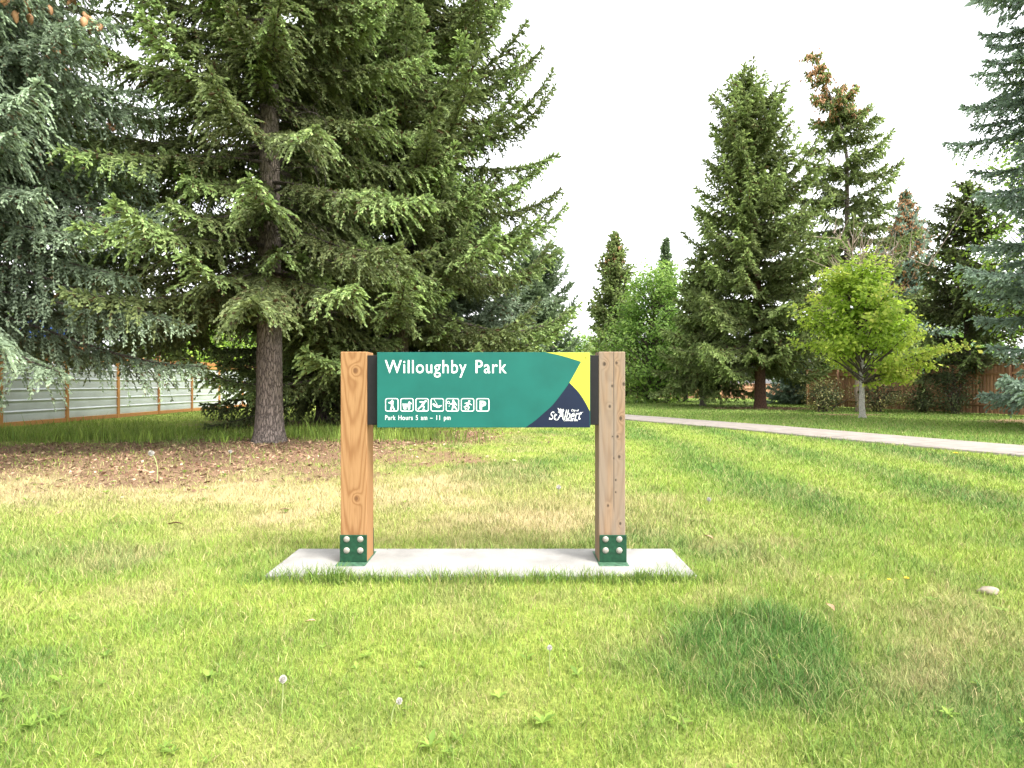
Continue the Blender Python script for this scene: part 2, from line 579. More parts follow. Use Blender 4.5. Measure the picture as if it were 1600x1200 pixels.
M['deadleaf_brown'] = plain_mat('dark_dead_leaf', (0.15, 0.075, 0.04), 0.8, 0, 0.3, 30)

# ------------------------------------------------------------------ where the lawn is dry, lush or under litter
PAD = (-1.66, 1.24, 3.80, 4.43)           # x0, x1, y0, y1 of the concrete pad
PATH_NEAR = np.array([(14.5, 1.0), (11.6, 5.5), (9.15, 10.1), (7.55, 13.4), (6.25, 16.4), (4.2, 20.3), (2.2, 24.0), (-1.0, 30.0), (-5.5, 39.0), (-12, 55)], float)
PATH_W = 2.05

def catmull(P, n=12):
    P = np.vstack([2 * P[0] - P[1], P, 2 * P[-1] - P[-2]])
    out = []
    t = np.linspace(0, 1, n, endpoint=False)[:, None]
    for i in range(1, len(P) - 2):
        a, b_, c, d = P[i - 1], P[i], P[i + 1], P[i + 2]
        out.append(0.5 * ((2 * b_) + (-a + c) * t + (2 * a - 5 * b_ + 4 * c - d) * t ** 2 + (-a + 3 * b_ - 3 * c + d) * t ** 3))
    out.append(P[-2][None])
    return np.vstack(out)
PN = catmull(PATH_NEAR)
_T = np.gradient(PN, axis=0)
_T /= np.linalg.norm(_T, axis=1)[:, None]
PF = PN + np.stack([_T[:, 1], -_T[:, 0]], -1) * PATH_W          # to the right of the way it runs

def path_dist(x, y):
    """signed distance from the near edge, positive towards and past the path"""
    ny = PN[:, 1]
    return (x - np.interp(y, ny, PN[:, 0])) * np.interp(y, ny, np.abs(_T[:, 1]))

LITTER = [(-5.8, 10.5, 5.4, 4.2), (-9.5, 9.7, 5.0, 3.2), (-2.6, 14.0, 3.4, 2.5), (13.4, 30.4, 3.0, 1.8), (14.3, 24.4, 2.0, 0.8), (19.5, 20.0, 3.5, 1.6), (-7, 19, 4, 2)]

def ground_fields(x, y):
    n1 = fbm(x * 0.9, y * 0.9, 3)
    n2 = fbm(x * 2.6, y * 2.6, 11)
    n3 = fbm(x * 0.35, y * 0.35, 23, 3)
    lit = np.zeros_like(x)
    for cx, cy, rx, ry in LITTER:
        d = np.sqrt(((x - cx) / rx) ** 2 + ((y - cy) / ry) ** 2) + (n1 - 0.5) * 0.75 + (n2 - 0.5) * 0.7
        lit = np.maximum(lit, 1 - smooth(0.55, 1.12, d))
    # grass grows right up to the far side of the first trunk
    lit *= 1 - smooth(13.0, 14.2, y + (n2 - 0.5) * 1.2) * (x < -2) * (y < 17.5)
    # straw-coloured band in front of the litter and behind the sign
    band = np.exp(-((y - (6.9 - 0.10 * (x + 3))) / 1.7) ** 2) * smooth(2.6, -0.5, x)
    dry = band * (0.20 + 1.15 * n1) + smooth(0.60, 0.75, n1) * 0.38 + 0.05
    bare = np.exp(-(((x - 2.45) / 0.7) ** 2 + ((y - 3.0) / 0.5) ** 2)) * (0.0 + 0.95 * n2)
    bare2 = np.exp(-(((x - 1.5) / 0.45) ** 2 + ((y - 2.45) / 0.18) ** 2)) * n2
    dry = dry + bare + bare2 * 0.9
    dry = dry + 0.35 * np.exp(-(((x - 1.5) / 1.0) ** 2 + ((y - 5.6) / 0.9) ** 2)) * (0.3 + n2)
    n4 = fbm(x * 1.7 + 31, y * 1.7, 57)
    dry = dry + smooth(0.56, 0.70, n2) * 0.22 + smooth(0.58, 0.70, n4) * 0.25
    lush = 0.30 * smooth(0.52, 0.66, 1 - n4) + 0.02 + 0.75 * smooth(0.42, 0.72, n3 * 0.5 + n1 * 0.5)
    patch = np.exp(-(((x - (1.13 + 0.25 * (y - 2.75))) / 0.5) ** 2 + ((y - 2.75) / 0.5) ** 2 + (n2 - 0.5) * 2.6 + (n1 - 0.5) * 1.2).clip(0) ** 1.2)
    lush = lush + patch * 1.1
    d = path_dist(x, y)
    stripe = 0.5 + 0.5 * np.cos((x - 0.04 * (y - 7) + (n3 - 0.5) * 0.7 - 3.2) * 2 * PI / 2.1)
    stripe = np.clip(stripe * (0.6 + 0.8 * n1), 0, 1)
    right = smooth(1.3, 2.2, x) * smooth(4.0, 5.6, y) * (d < 0.3)
    lush = lush * (1 - right * 0.75) + right * (0.08 + 0.62 * stripe)
    lush = np.where(d > PATH_W, 0.62 + 0.3 * (n1 - 0.5), lush)
    dry = np.where(d > PATH_W - 0.3, dry * 0.25, dry * (1 - 0.6 * right))
    corner = np.exp(-(((x + 2.6) / 1.0) ** 2 + ((y - 2.1) / 0.7) ** 2)) + 0.6 * np.exp(-(((x + 4.2) / 1.3) ** 2 + ((y - 4.6) / 0.7) ** 2)) + 0.5 * np.exp(-(((x - 1.5) / 0.5) ** 2 + ((y - 4.1) / 0.6) ** 2))
    lush = lush + corner * 0.5
    dry = dry * (1 - np.clip(corner + 1.3 * patch, 0, 1) * 0.85)
    behind = smooth(12.6, 14.0, y) * (x < 0)
    lush = lush * (1 - 0.6 * behind)  # sunlight put into the colour: paler green brightens the strip the spruces shade
    dry = dry * (1 - behind * 0.85)
    return np.clip(dry, 0, 1), np.clip(lush, 0, 1), np.clip(lit, 0, 1), patch

def ground_z(x, y):
    return 0.035 * (fbm(x * 0.5, y * 0.5, 41, 3) - 0.5) * smooth(0, 3, np.abs(y - 4.1) + np.maximum(np.abs(x) - 2.2, 0)) 

# the ground: one sheet, fine near the camera
gx = np.unique(np.concatenate([np.linspace(-900, -60, 8), np.linspace(-60, -24, 10), np.linspace(-24, 26, 330), np.linspace(26, 60, 10), np.linspace(60, 900, 8)]))
gyv = np.unique(np.concatenate([np.linspace(-300, -6, 8), np.linspace(-6, 1, 15), np.linspace(1, 16, 170), np.linspace(16, 45, 130), np.linspace(45, 90, 12), np.linspace(90, 1500, 8)]))
GX, GY = np.meshgrid(gx, gyv)
gxf, gyf = GX.ravel(), GY.ravel()
g_dry, g_lush, g_lit, _ = ground_fields(gxf, gyf)
gv = np.stack([gxf, gyf, ground_z(gxf, gyf)], -1)
nx, ny = len(gx), len(gyv)
ii = (np.arange(ny - 1)[:, None] * nx + np.arange(nx - 1)[None, :]).ravel()
me = mesh_np('ground', gv, [np.stack([ii, ii + 1, ii + nx + 1, ii + nx], -1)], {'dry': g_dry, 'lush': g_lush, 'litter': g_lit}, True)
tag(link('ground', me, M['ground']), kind='structure')

# the path: a slab a few centimetres proud of the soil, with tooled joints
pv, pf = [], []
th = 0.045
nP = len(PN)
for i in range(nP):
    a, b_ = PN[i], PF[i]
    za, zb = ground_z(np.array([a[0]]), np.array([a[1]]))[0], ground_z(np.array([b_[0]]), np.array([b_[1]]))[0]
    zt = max(za, zb) + th
    pv += [(a[0], a[1], -0.1), (a[0], a[1], zt - 0.01), (a[0] + (b_[0] - a[0]) * 0.006, a[1] + (b_[1] - a[1]) * 0.006, zt),
           (b_[0] - (b_[0] - a[0]) * 0.006, b_[1] - (b_[1] - a[1]) * 0.006, zt), (b_[0], b_[1], zt - 0.01), (b_[0], b_[1], -0.1)]
for i in range(nP - 1):
    for j in range(5):
        pf.append((i * 6 + j, i * 6 + j + 1, i * 6 + 6 + j + 1, i * 6 + 6 + j))
_al = np.concatenate([[0], np.cumsum(np.linalg.norm(np.diff(PN, axis=0), axis=1))])
me = mesh_np('path', np.array(pv), [np.array(pf)[:, ::-1]], {'along': np.repeat(_al, 6)})
tag(link('path', me, M['path']), kind='structure')

# ------------------------------------------------------------------ grass
rng = np.random.default_rng(7)

def blade_mesh(name, x, y, h, w, lean, dry, lush, curl=0.5):
    """each blade: a tapering quad and a tip triangle, bent over along its lean"""
    n = len(x)
    z = ground_z(x, y)
    yaw = rng.uniform(0, 2 * PI, n)
    la = rng.uniform(0, 2 * PI, n)
    s = np.stack([np.cos(yaw), np.sin(yaw), np.zeros(n)], -1) * (w / 2)[:, None]
    l = np.stack([np.cos(la), np.sin(la), np.zeros(n)], -1) * (lean * h)[:, None]
    up = np.array([0, 0, 1.0])
    base = np.stack([x, y, z - 0.004], -1)
    m_ = base + up * (h * 0.55)[:, None] + l * 0.35
    t_ = base + up * (h * (1 - curl * lean * 0.4))[:, None] + l * 1.05
    v = np.stack([base - s, base + s, m_ + s * 0.8, m_ - s * 0.8, t_], 1).reshape(-1, 3)
    k = np.arange(n)[:, None] * 5
    q = k + np.array([0, 1, 2, 3])
    t = k + np.array([3, 2, 4])
    va = np.repeat(rng.random(n), 5)
    return mesh_np(name, v, [q, t], {'dry': np.repeat(dry, 5), 'lush': np.repeat(lush, 5), 'vary': va})

TRUNKS = []   # (x, y, r), filled before the grass is sown

def in_pad(x, y, m=0.0):
    return (x > PAD[0] - m) & (x < PAD[1] + m) & (y > PAD[2] - m) & (y < PAD[3] + m)

def sow_grass():
    K, DMAX = 68000.0, 13000.0
    Ys = np.linspace(0.9, 48, 600)
    dens = np.minimum(K / Ys ** 2, DMAX)
    wid = 2 * (Ys * 0.95 + 1.2)
    pdf = dens * wid
    cdf = np.cumsum(pdf)
    n = int(np.trapz(pdf, Ys))
    y = np.interp(rng.random(n), cdf / cdf[-1], Ys)
    x = rng.uniform(-1, 1, n) * (y * 0.95 + 1.2)
    dry, lush, lit, patch = ground_fields(x, y)
    d = path_dist(x, y)
    edge = rng.normal(0, 0.03, n)
    keep = ~((d > 0 + edge) & (d < PATH_W + edge)) & ~in_pad(x, y, -0.02)
    keep &= (rng.random(n) > lit * 0.86) & (rng.random(n) > np.clip(dry - 0.75, 0, 1) * 2.2)
    for tx, ty, tr in TRUNKS:
        keep &= (x - tx) ** 2 + (y - ty) ** 2 > (tr * 1.05) ** 2
    keep &= ~((x < -15.05) & (y > 10))
    x, y, dry, lush, lit, patch = (a[keep] for a in (x, y, dry, lush, lit, patch))
    n = len(x)
    sc = np.clip(y / 3.0, 0.75, 9) ** 0.72
    clump = fbm(x * 5, y * 5, 77, 3)
    h = rng.uniform(0.026, 0.068, n) * (0.55 + 0.9 * clump) * (0.8 + 0.45 * lush) * (1 + 0.55 * patch)
    h *= np.clip(sc, 0.8, 1.35)
    h *= np.where(in_pad(x, y, 0.07) & (y < PAD[2]), 1.25, 1.0)
    w = rng.uniform(0.0025, 0.0048, n) * sc * np.where(y > 5, 1.15, 1.0)
    seed = rng.random(n)
    dry_b = np.clip(dry * 0.85 + rng.normal(0, 0.14, n) + (seed < 0.13) * 0.7, 0, 1)
    lush_b = np.clip(lush + rng.normal(0, 0.16, n), 0, 1)
    lean = rng.uniform(0.15, 1.0, n)
    me = blade_mesh('grass', x, y, h, w, lean, dry_b, lush_b)
    tag(link('grass', me, M['grass']), 'short mown lawn grass, yellow green with straw patches, around the sign', 'grass', kind='stuff')

    # uncut grass that hangs over the front edge of the pad
    n = 2600
    x = rng.uniform(PAD[0] - 0.1, PAD[1] + 0.15, n)
    y = PAD[2] - 0.005 - np.abs(rng.normal(0, 0.045, n))
    extra = 700
    xc = np.where(rng.random(extra) < 0.5, rng.normal(-1.13, 0.10, extra), rng.normal(0.76, 0.13, extra))
    x = np.concatenate([x, xc])
    y = np.concatenate([y, PAD[2] - 0.01 - np.abs(rng.normal(0, 0.04, extra))])
    n += extra
    h = rng.uniform(0.04, 0.125, n) * (0.6 + 0.8 * fbm(x * 4, y * 0 + 3, 5, 2))
    me = blade_mesh('edge_grass', x, y, h, rng.uniform(0.003, 0.005, n), rng.uniform(0.1, 0.7, n),
                    np.clip(rng.normal(0.05, 0.1, n), 0, 1), np.clip(rng.normal(0.55, 0.25, n), 0, 1))
    tag(link('edge_grass', me, M['grass']), 'longer grass the mower missed along the front of the concrete pad', 'grass', kind='stuff')

    # tall unmown grass behind the litter
    n = 26000
    x = rng.uniform(-15, -0.5, n)
    y = rng.uniform(12.6, 20.5, n)
    f = fbm(x * 0.8, y * 0.8, 61, 3)
    # one ragged belt of long grass just behind the litter and tufts beyond
    k = (rng.random(n) < smooth(0.30, 0.62, f) * np.where(y < 14.8, 1.0, 0.22))
    k &= (x + 5.5) ** 2 + (y - 12.9) ** 2 > 0.45
    x, y, f = x[k], y[k], f[k]
    n = len(x)
    h = rng.uniform(0.12, 0.34, n) * (0.5 + f) * np.where(rng.random(n) < 0.06, 1.7, 1.0) * np.where(y > 14.8, 0.6, 1)
    me = blade_mesh('tall_grass', x, y, h, rng.uniform(0.010, 0.018, n), rng.uniform(0.05, 0.5, n),
                    np.clip(rng.normal(0.08, 0.1, n), 0, 1), np.clip(rng.normal(0.3, 0.25, n), 0, 1))
    tag(link('tall_grass', me, M['grass']), 'long unmown grass behind the brown litter under the spruces', 'grass', kind='stuff')

def sow_litter():
    n = 26000
    ci = rng.integers(0, 4, n)
    c = np.array(LITTER)[ci]
    a, r = rng.uniform(0, 2 * PI, n), np.sqrt(rng.random(n)) * 1.2
    x, y = c[:, 0] + np.cos(a) * r * c[:, 2], c[:, 1] + np.sin(a) * r * c[:, 3]
    _, _, lit, _ = ground_fields(x, y)
    k = rng.random(n) < np.clip(lit * 1.1 + 0.04, 0, 1)
    x, y = x[k], y[k]
    n = len(x)
    s = rng.uniform(0.012, 0.05, n)
    yaw = rng.uniform(0, 2 * PI, n)
    tl = rng.normal(0, 0.35, n)
    D = np.stack([np.cos(yaw), np.sin(yaw), tl], -1) * s[:, None]
    S = np.stack([-np.sin(yaw), np.cos(yaw), rng.normal(0, 0.4, n)], -1) * (s * rng.uniform(0.25, 0.6, n))[:, None]
    P = np.stack([x, y, ground_z(x, y) + 0.012 + rng.random(n) * 0.012], -1)
    v = np.stack([P - D, P + S, P + D, P - S], 1).reshape(-1, 3)
    va = rng.random(n)
    me = mesh_np('bark_litter', v, [np.arange(n * 4).reshape(-1, 4)], {'age': np.repeat(rng.random(n) ** 2.2, 4), 'vary': np.repeat(va, 4)})
    tag(link('bark_litter', me, M['litter']), 'brown bark flakes, needles and cone scales under the big spruce', 'litter', kind='stuff')

def sow_weeds():
    """broad-leaved weeds: flat rosettes of toothed leaves through the lawn"""
    V, Fq, A, VA = [], [], [], []
    nv = 0
    spots = []
    for k in range(70):
        y = 2.0 + 7.0 * rng.random() ** 1.6
        x = rng.uniform(-1, 1) * (y * 0.92 + 0.3)
        spots.append((x, y))
    for cx, cy, s, c in [(-2.2, 2.25, 0.4, 26), (-0.9, 2.35, 0.35, 14), (0.4, 2.3, 0.3, 12), (-1.15, 3.72, 0.05, 5), (0.86, 3.7, 0.06, 4), (-7.0, 7.6, 1.2, 26), (-4.4, 8.0, 1.2, 22), (-2.8, 7.6, 0.9, 14), (8.6, 10.0, 0.7, 10), (1.9, 4.9, 0.5, 8)]:
        for _ in range(int(c * 0.6)):
            spots.append((cx + rng.normal(0, s), cy + rng.normal(0, s)))
    for x, y in spots:
        if in_pad(np.array(x), np.array(y), 0.0) or (path_dist(np.array([x]), np.array([y]))[0] > -0.05):
            continue
        z = ground_z(np.array([x]), np.array([y]))[0] + 0.012
        m_ = rng.integers(5, 10)
        up0 = rng.uniform(0.25, 0.9)
        s0 = rng.uniform(0.022, 0.05) * (1.15 if y > 5 else 0.9)
        for q in range(m_):
            a = q * 2 * PI / m_ + rng.normal(0, 0.3)
            ln = s0 * rng.uniform(0.7, 1.3)
            wd = ln * rng.uniform(0.16, 0.26)
            d = np.array([math.cos(a), math.sin(a), 0])
            s = np.array([-d[1], d[0], 0])
            e = up0 * rng.uniform(0.6, 1.3)
            P = np.array([x, y, z])
            u = np.array([0, 0, 1.0])
            p1 = P + d * ln * 0.5 + u * ln * 0.5 * e
            p2 = P + d * ln + u * ln * 0.75 * e
            V += [P - s * wd * 0.2, P + s * wd * 0.2, p1 + s * wd + u * wd * 0.3, p1, p1 - s * wd + u * wd * 0.3, p2 - s * wd * 0.25, p2 + s * wd * 0.25]
            Fq += [(nv, nv + 1, nv + 2, nv + 3), (nv, nv + 3, nv + 4, nv + 4)][:1] + [(nv + 3, nv + 2, nv + 6, nv + 5), ]
            Fq += [(nv + 0, nv + 3, nv + 5, nv + 4)]
            r_ = rng.random()
            A += [r_ * 0.6] * 7
            VA += [rng.random()] * 7
            nv += 7
    me = mesh_np('weeds', np.array(V), [np.array(Fq)], {'age': np.array(A), 'vary': np.array(VA)})
    tag(link('weeds', me, M['weed']), 'broad leaved weeds scattered low through the lawn', 'weeds', kind='stuff')

# ------------------------------------------------------------------ trees
def blades(Q, D, ln, wd, age_tip, age_base, r, cross=True):
    """needle-clad twigs: slim diamonds, one or two crossed; Q base (n,3), D unit direction (n,3)"""
    n = len(Q)
    ref = r.normal(size=(n, 3))
    A = np.cross(D, ref)
    A /= np.linalg.norm(A, axis=1)[:, None] + 1e-9
    out = []
    va = r.random(n)
    sets = [A]
    if cross:
        sets.append(np.cross(D, A))
    V, AG, VA = [], [], []
    for S in sets:
        m_ = Q + D * (ln * 0.60)[:, None]
        t_ = Q + D * ln[:, None]
        s = S * (wd / 2)[:, None]
        V.append(np.stack([Q, m_ + s, t_, m_ - s], 1).reshape(-1, 3))
        mid = age_base * 0.5 + age_tip * 0.5
        AG.append(np.stack([age_base, mid, age_tip, mid], 1).ravel())
        VA.append(np.repeat(va, 4))
    return np.concatenate(V), np.concatenate(AG), np.concatenate(VA)

def spruce(name, label, X, Y, H, zb, rmax, mat, seed, bark='bark', group='spruce trees around the park sign', trunk_r=0.2, flare=1.5,
           pw=0.75, whorl=0.45, per=6, step=0.17, tstep=0.075, tw=0.12, wd=0.026, e_lo=-0.10, e_hi=0.45, sag=0.35, lift=0.40,
           droop=0.55, bl_max=0.85, zvis=1e9, new=0.55, cross=True, lean=None, cones=0, cat='spruce tree', gaps=0.0, bare_lo=0.0, az_skip=None, cone_z=0.75, short=0.0, fill=0.6, extra=(), dead=0):
    r = np.random.default_rng(seed)
    step, tstep, per, wd = step / 1.35, tstep / 1.3, per * 1.25, wd * 1.5
    TRUNKS.append((X, Y, trunk_r * flare * 0.8))
    root = empty(name, (X, Y, 0))
    tag(root, label, cat, group)
    def axis(z):
        if lean is None:
            return np.zeros(2)
        z0, dx, dy = lean
        k = max(0.0, (z - z0) / (H - z0)) ** 1.6
        return np.array([dx * k, dy * k])
    tb = Tubes()
    zs = np.concatenate([np.array([-0.15, 0.0, 0.12, 0.3, 0.6, 1.0]), np.linspace(1.6, H * 0.985, 14)])
    tr = trunk_r * np.clip((1 - zs / H), 0.02, 1) ** 0.8
    tr[:5] *= np.array([flare * 1.08, flare, 1 + (flare - 1) * 0.6, 1 + (flare - 1) * 0.28, 1 + (flare - 1) * 0.08])
    tb.add([(*axis(z), z) for z in zs], tr, 14)
    lb = Tubes()
    VV, AA, RR = [], [], []
    CN = []
    z = zb
    up = np.array([0, 0, 1.0])
    a0 = r.uniform(0, 2 * PI)
    while z < H * 0.985:
        coarse = z > zvis
        k = int(per * (0.7 if coarse else 1.0) * r.uniform(0.8, 1.25)) if z < H * 0.9 else 4
        a0 += r.uniform(0.3, 1.2)
        rel = (z - zb) / (H - zb)
        rad = rmax * max(0.0, 1 - rel) ** pw * (1.0 - short * (1 - smooth(0.0, 0.16, rel)))
        kk = max(3, k)
        todo = [(a0 + j * 2 * PI / kk + r.normal(0, 0.22), r.uniform(0.68, 1.12), None) for j in range(kk)]
        # shorter boughs fill the inside of the crown
        todo += [(r.uniform(0, 2 * PI), r.uniform(0.25, 0.6), None) for j in range(int(kk * fill + 0.5))]
        todo += [(e_[1], e_[2], e_[3] if len(e_) > 3 else None) for e_ in extra if z <= e_[0] < z + whorl]
        for az_, lk_, el_ in todo:
            if el_ is None and r.random() < gaps:
                continue
            if az_skip is not None and rel < az_skip[2] and math.cos(az_ - az_skip[0]) > az_skip[1]:
                continue
            Lb = max(0.18, rad * lk_)
            zz = z + r.uniform(-0.5, 0.5) * whorl
            d = np.array([math.cos(az_), math.sin(az_), 0])
            side = np.array([-d[1], d[0], 0])
            e = e_lo + (e_hi - e_lo) * rel + r.normal(0, 0.07) if el_ is None else el_
            sg = sag * (1 - 0.6 * rel) * r.uniform(0.7, 1.3)
            lf = lift * r.uniform(0.6, 1.3)
            bright = r.choice([0.35, 0.8, 1.3, 1.7])
            swing = r.normal(0, 0.08)
            base = np.array([*axis(zz), zz])
            def P(t):
                t = np.asarray(t)[..., None]
                return base + d * (Lb * t) + side * (Lb * swing * t * t) + up * (Lb * (e * t - sg * t ** 2 + lf * t ** 3.2))
            tt = np.linspace(0, 1, 7)
            br = max(0.006, 0.0135 * Lb ** 0.9)
            lb.add(P(tt), br * (1 - tt * 0.85), 5)
            fz = 2.0 if coarse else 1.0
            st, ts = step * fz, tstep * fz
            n = max(3, int(Lb / st))
            t0 = min(0.45, 0.10 + bare_lo * (1 - rel)) if Lb > 0.8 else 0.02
            t = np.linspace(t0, 0.985, n) + r.uniform(-0.3, 0.3, n) / n
            t = np.clip(t, 0.02, 0.995)
            Pt = P(t)
            Tt = P(np.clip(t + 0.02, 0, 1.02)) - P(t - 0.02)
            Tt /= np.linalg.norm(Tt, axis=1)[:, None]
            bl = np.minimum(Lb * (1.02 - t) * 0.62 + 0.16, bl_max) * np.minimum(1, 0.35 + t * 1.6)
            for sd in (-1, 1):
                blr = bl * r.uniform(0.6, 1.15, n)
                db = Tt * 0.62 + side * sd * r.uniform(0.55, 0.95, n)[:, None] + r.normal(0, 0.10, (n, 3))
                db /= np.linalg.norm(db, axis=1)[:, None]
                m_ = max(2, int(bl_max * 1.15 / ts))
                u = (np.arange(m_) + 0.5) * ts
                uu = np.broadcast_to(u[None, :], (n, m_))
                ok = uu < blr[:, None] + ts * 0.5
                rel_u = np.clip(uu / blr[:, None], 0, 1)
                dr = droop * r.uniform(0.55, 1.45, n)
                horiz = 1 - 0.45 * np.minimum(1, dr)[:, None] * rel_u
                Q = Pt[:, None, :] + db[:, None, :] * (uu * horiz)[..., None] - up * (dr[:, None] * uu * (0.35 + 0.65 * rel_u))[..., None]
                # direction of the branchlet here
                B = db[:, None, :] * horiz[..., None] - up * (dr[:, None] * (0.35 + 1.3 * rel_u))[..., None]
                B = B / (np.linalg.norm(B, axis=2)[..., None] + 1e-9)
                pr = np.cross(B, np.broadcast_to(up, B.shape))
                pr = pr / (np.linalg.norm(pr, axis=2)[..., None] + 1e-9)
                sgn = np.where((np.arange(m_) % 2) == 0, 1.0, -1.0)[None, :, None]
                D1 = B * 0.75 + pr * sgn * r.uniform(0.35, 0.75, (n, m_, 1)) + r.normal(0, 0.22, (n, m_, 3)) - up * (0.22 * min(1, droop))
                D1 = D1 / np.linalg.norm(D1, axis=2)[..., None]
                ln = tw * fz * r.uniform(0.5, 1.45, (n, m_)) * (1.12 - 0.45 * rel_u)
                outer = np.clip((np.broadcast_to(t[:, None], (n, m_)) - 0.48) / 0.42, 0, 1) ** 1.3
                fresh = np.clip(outer * (0.25 + 0.75 * rel_u) * new * 2.0 * bright * r.uniform(0.3, 1.15, (n, m_)) + 0.22 * new * bright * (rel_u > 0.8), 0, 1)
                okf = ok.ravel()
                v, a, q = blades(Q.reshape(-1, 3)[okf], D1.reshape(-1, 3)[okf], ln.ravel()[okf], (ln * wd / tw * r.uniform(0.75, 1.25, ln.shape)).ravel()[okf],
                                 fresh.ravel()[okf], fresh.ravel()[okf] * 0.3, r, cross and not coarse)
                VV.append(v); AA.append(a); RR.append(q)
                # needles along the branchlet itself
                v, a, q = blades(Q.reshape(-1, 3)[okf], B.reshape(-1, 3)[okf], np.full(okf.sum(), ts * 1.6), np.full(okf.sum(), wd * 0.9 * fz),
                                 fresh.ravel()[okf] * 0.8, fresh.ravel()[okf] * 0.4, r, False)
                VV.append(v); AA.append(a); RR.append(q)
            # leader of the branch
            tl = np.repeat(np.linspace(0.12, 1.0, max(5, int(Lb * 0.9 / ts))), 3)
            dl = P(tl + 0.02) - P(tl - 0.02)
            dl /= np.linalg.norm(dl, axis=1)[:, None]
            dl = dl + r.normal(0, 0.5, dl.shape) + up * 0.15
            dl /= np.linalg.norm(dl, axis=1)[:, None]
            v, a, q = blades(P(tl), dl, np.full(len(tl), tw * fz), np.full(len(tl), wd * 1.1 * fz),
                             0.75 * new * tl ** 2 * bright, 0.3 * new * tl ** 2, r, True)
            VV.append(v); AA.append(a); RR.append(q)
            if cones and rel > cone_z:
                for _ in range(cones):
                    tq = r.uniform(0.45, 1.0)
                    CN.append(P(np.array([tq]))[0] + r.normal(0, 0.10, 3))
        z += whorl * r.uniform(0.8, 1.2) * (1 - 0.35 * rel)
    for _ in range(dead):                                  # bare dead twigs near the stem
        zz = r.uniform(zb * 0.75, zb + 5.5)
        a_ = r.uniform(0, 2 * PI)
        d = np.array([math.cos(a_), math.sin(a_), 0])
        ln = r.uniform(0.5, 1.9)
        tt = np.linspace(0, 1, 6)[:, None]
        pts = np.array([*axis(zz), zz]) + d * ln * tt + up * ln * (0.1 * tt - r.uniform(0.2, 0.5) * tt ** 2) + r.normal(0, 0.02, (6, 3))
        lb.add(pts, 0.010 * (1 - 0.8 * tt[:, 0]), 4)
        for q in range(7):
            p0 = pts[r.integers(2, 6)]
            dd = d * 0.5 + r.normal(0, 0.5, 3) - up * 0.5
            l2 = r.uniform(0.15, 0.5)
            lb.add([p0, p0 + dd * l2 * 0.5, p0 + dd * l2 - up * 0.08], [0.005, 0.004, 0.002], 3)
    # the leading shoot
    zt = np.linspace(H * 0.93, H * 1.0, 14)
    Q = np.array([(*axis(q), q) for q in zt])
    Q = np.repeat(Q, 5, 0)
    D = r.normal(0, 0.6, Q.shape) + up * 0.8
    D /= np.linalg.norm(D, axis=1)[:, None]
    v, a, q = blades(Q, D, np.full(len(Q), tw * 1.3), np.full(len(Q), wd * 1.2), np.full(len(Q), 0.6 * new), np.full(len(Q), 0.2), r, True)
    VV.append(v); AA.append(a); RR.append(q)
    V = np.concatenate(VV)
    me = crown_mesh(name + '_crown', V, np.concatenate(AA), np.concatenate(RR), lb)
    link('trunk', tb.mesh(name + '_trunk'), M[bark], root)
    link('crown', me, [M[mat], M['limb']], root)
    if CN:
        # hanging cones: slim spindles in clusters, one mesh
        C = np.repeat(np.array(CN), 5, 0) + r.normal(0, 0.12, (len(CN) * 5, 3))
        n = len(C)
        ct = Tubes()
        vs, fs = [], []
        prof = [(0.0, 0.35), (0.25, 1.0), (0.7, 0.85), (1.0, 0.15)]
        ln, rr = r.uniform(0.13, 0.22, n), r.uniform(0.04, 0.065, n)
        tilt = r.normal(0, 0.25, (n, 2))
        rings = []
        for pz, pr_ in prof:
            cen = C + np.stack([tilt[:, 0] * pz * ln, tilt[:, 1] * pz * ln, -pz * ln], -1)
            a_ = np.arange(5) * 2 * PI / 5
            rings.append(cen[:, None, :] + np.stack([np.cos(a_), np.sin(a_), a_ * 0], -1)[None] * (rr * pr_)[:, None, None])
        V = np.stack(rings, 1).reshape(-1, 3)           # n,4,5
        b0 = np.arange(n)[:, None, None] * 20 + np.arange(3)[None, :, None] * 5
        j = np.arange(5)[None, None, :]
        k2 = (j + 1) % 5
        q = np.stack([b0 + j, b0 + k2, b0 + 5 + k2, b0 + 5 + j], -1).reshape(-1, 4)
        o = link('cone_cluster', mesh_np(name + '_cones', V, [q], smooth_shade=True), M['cone'], root)
        o['kind'] = 'stuff'
        o['label'] = 'tan cones clustered in the top of the crown'
    return root

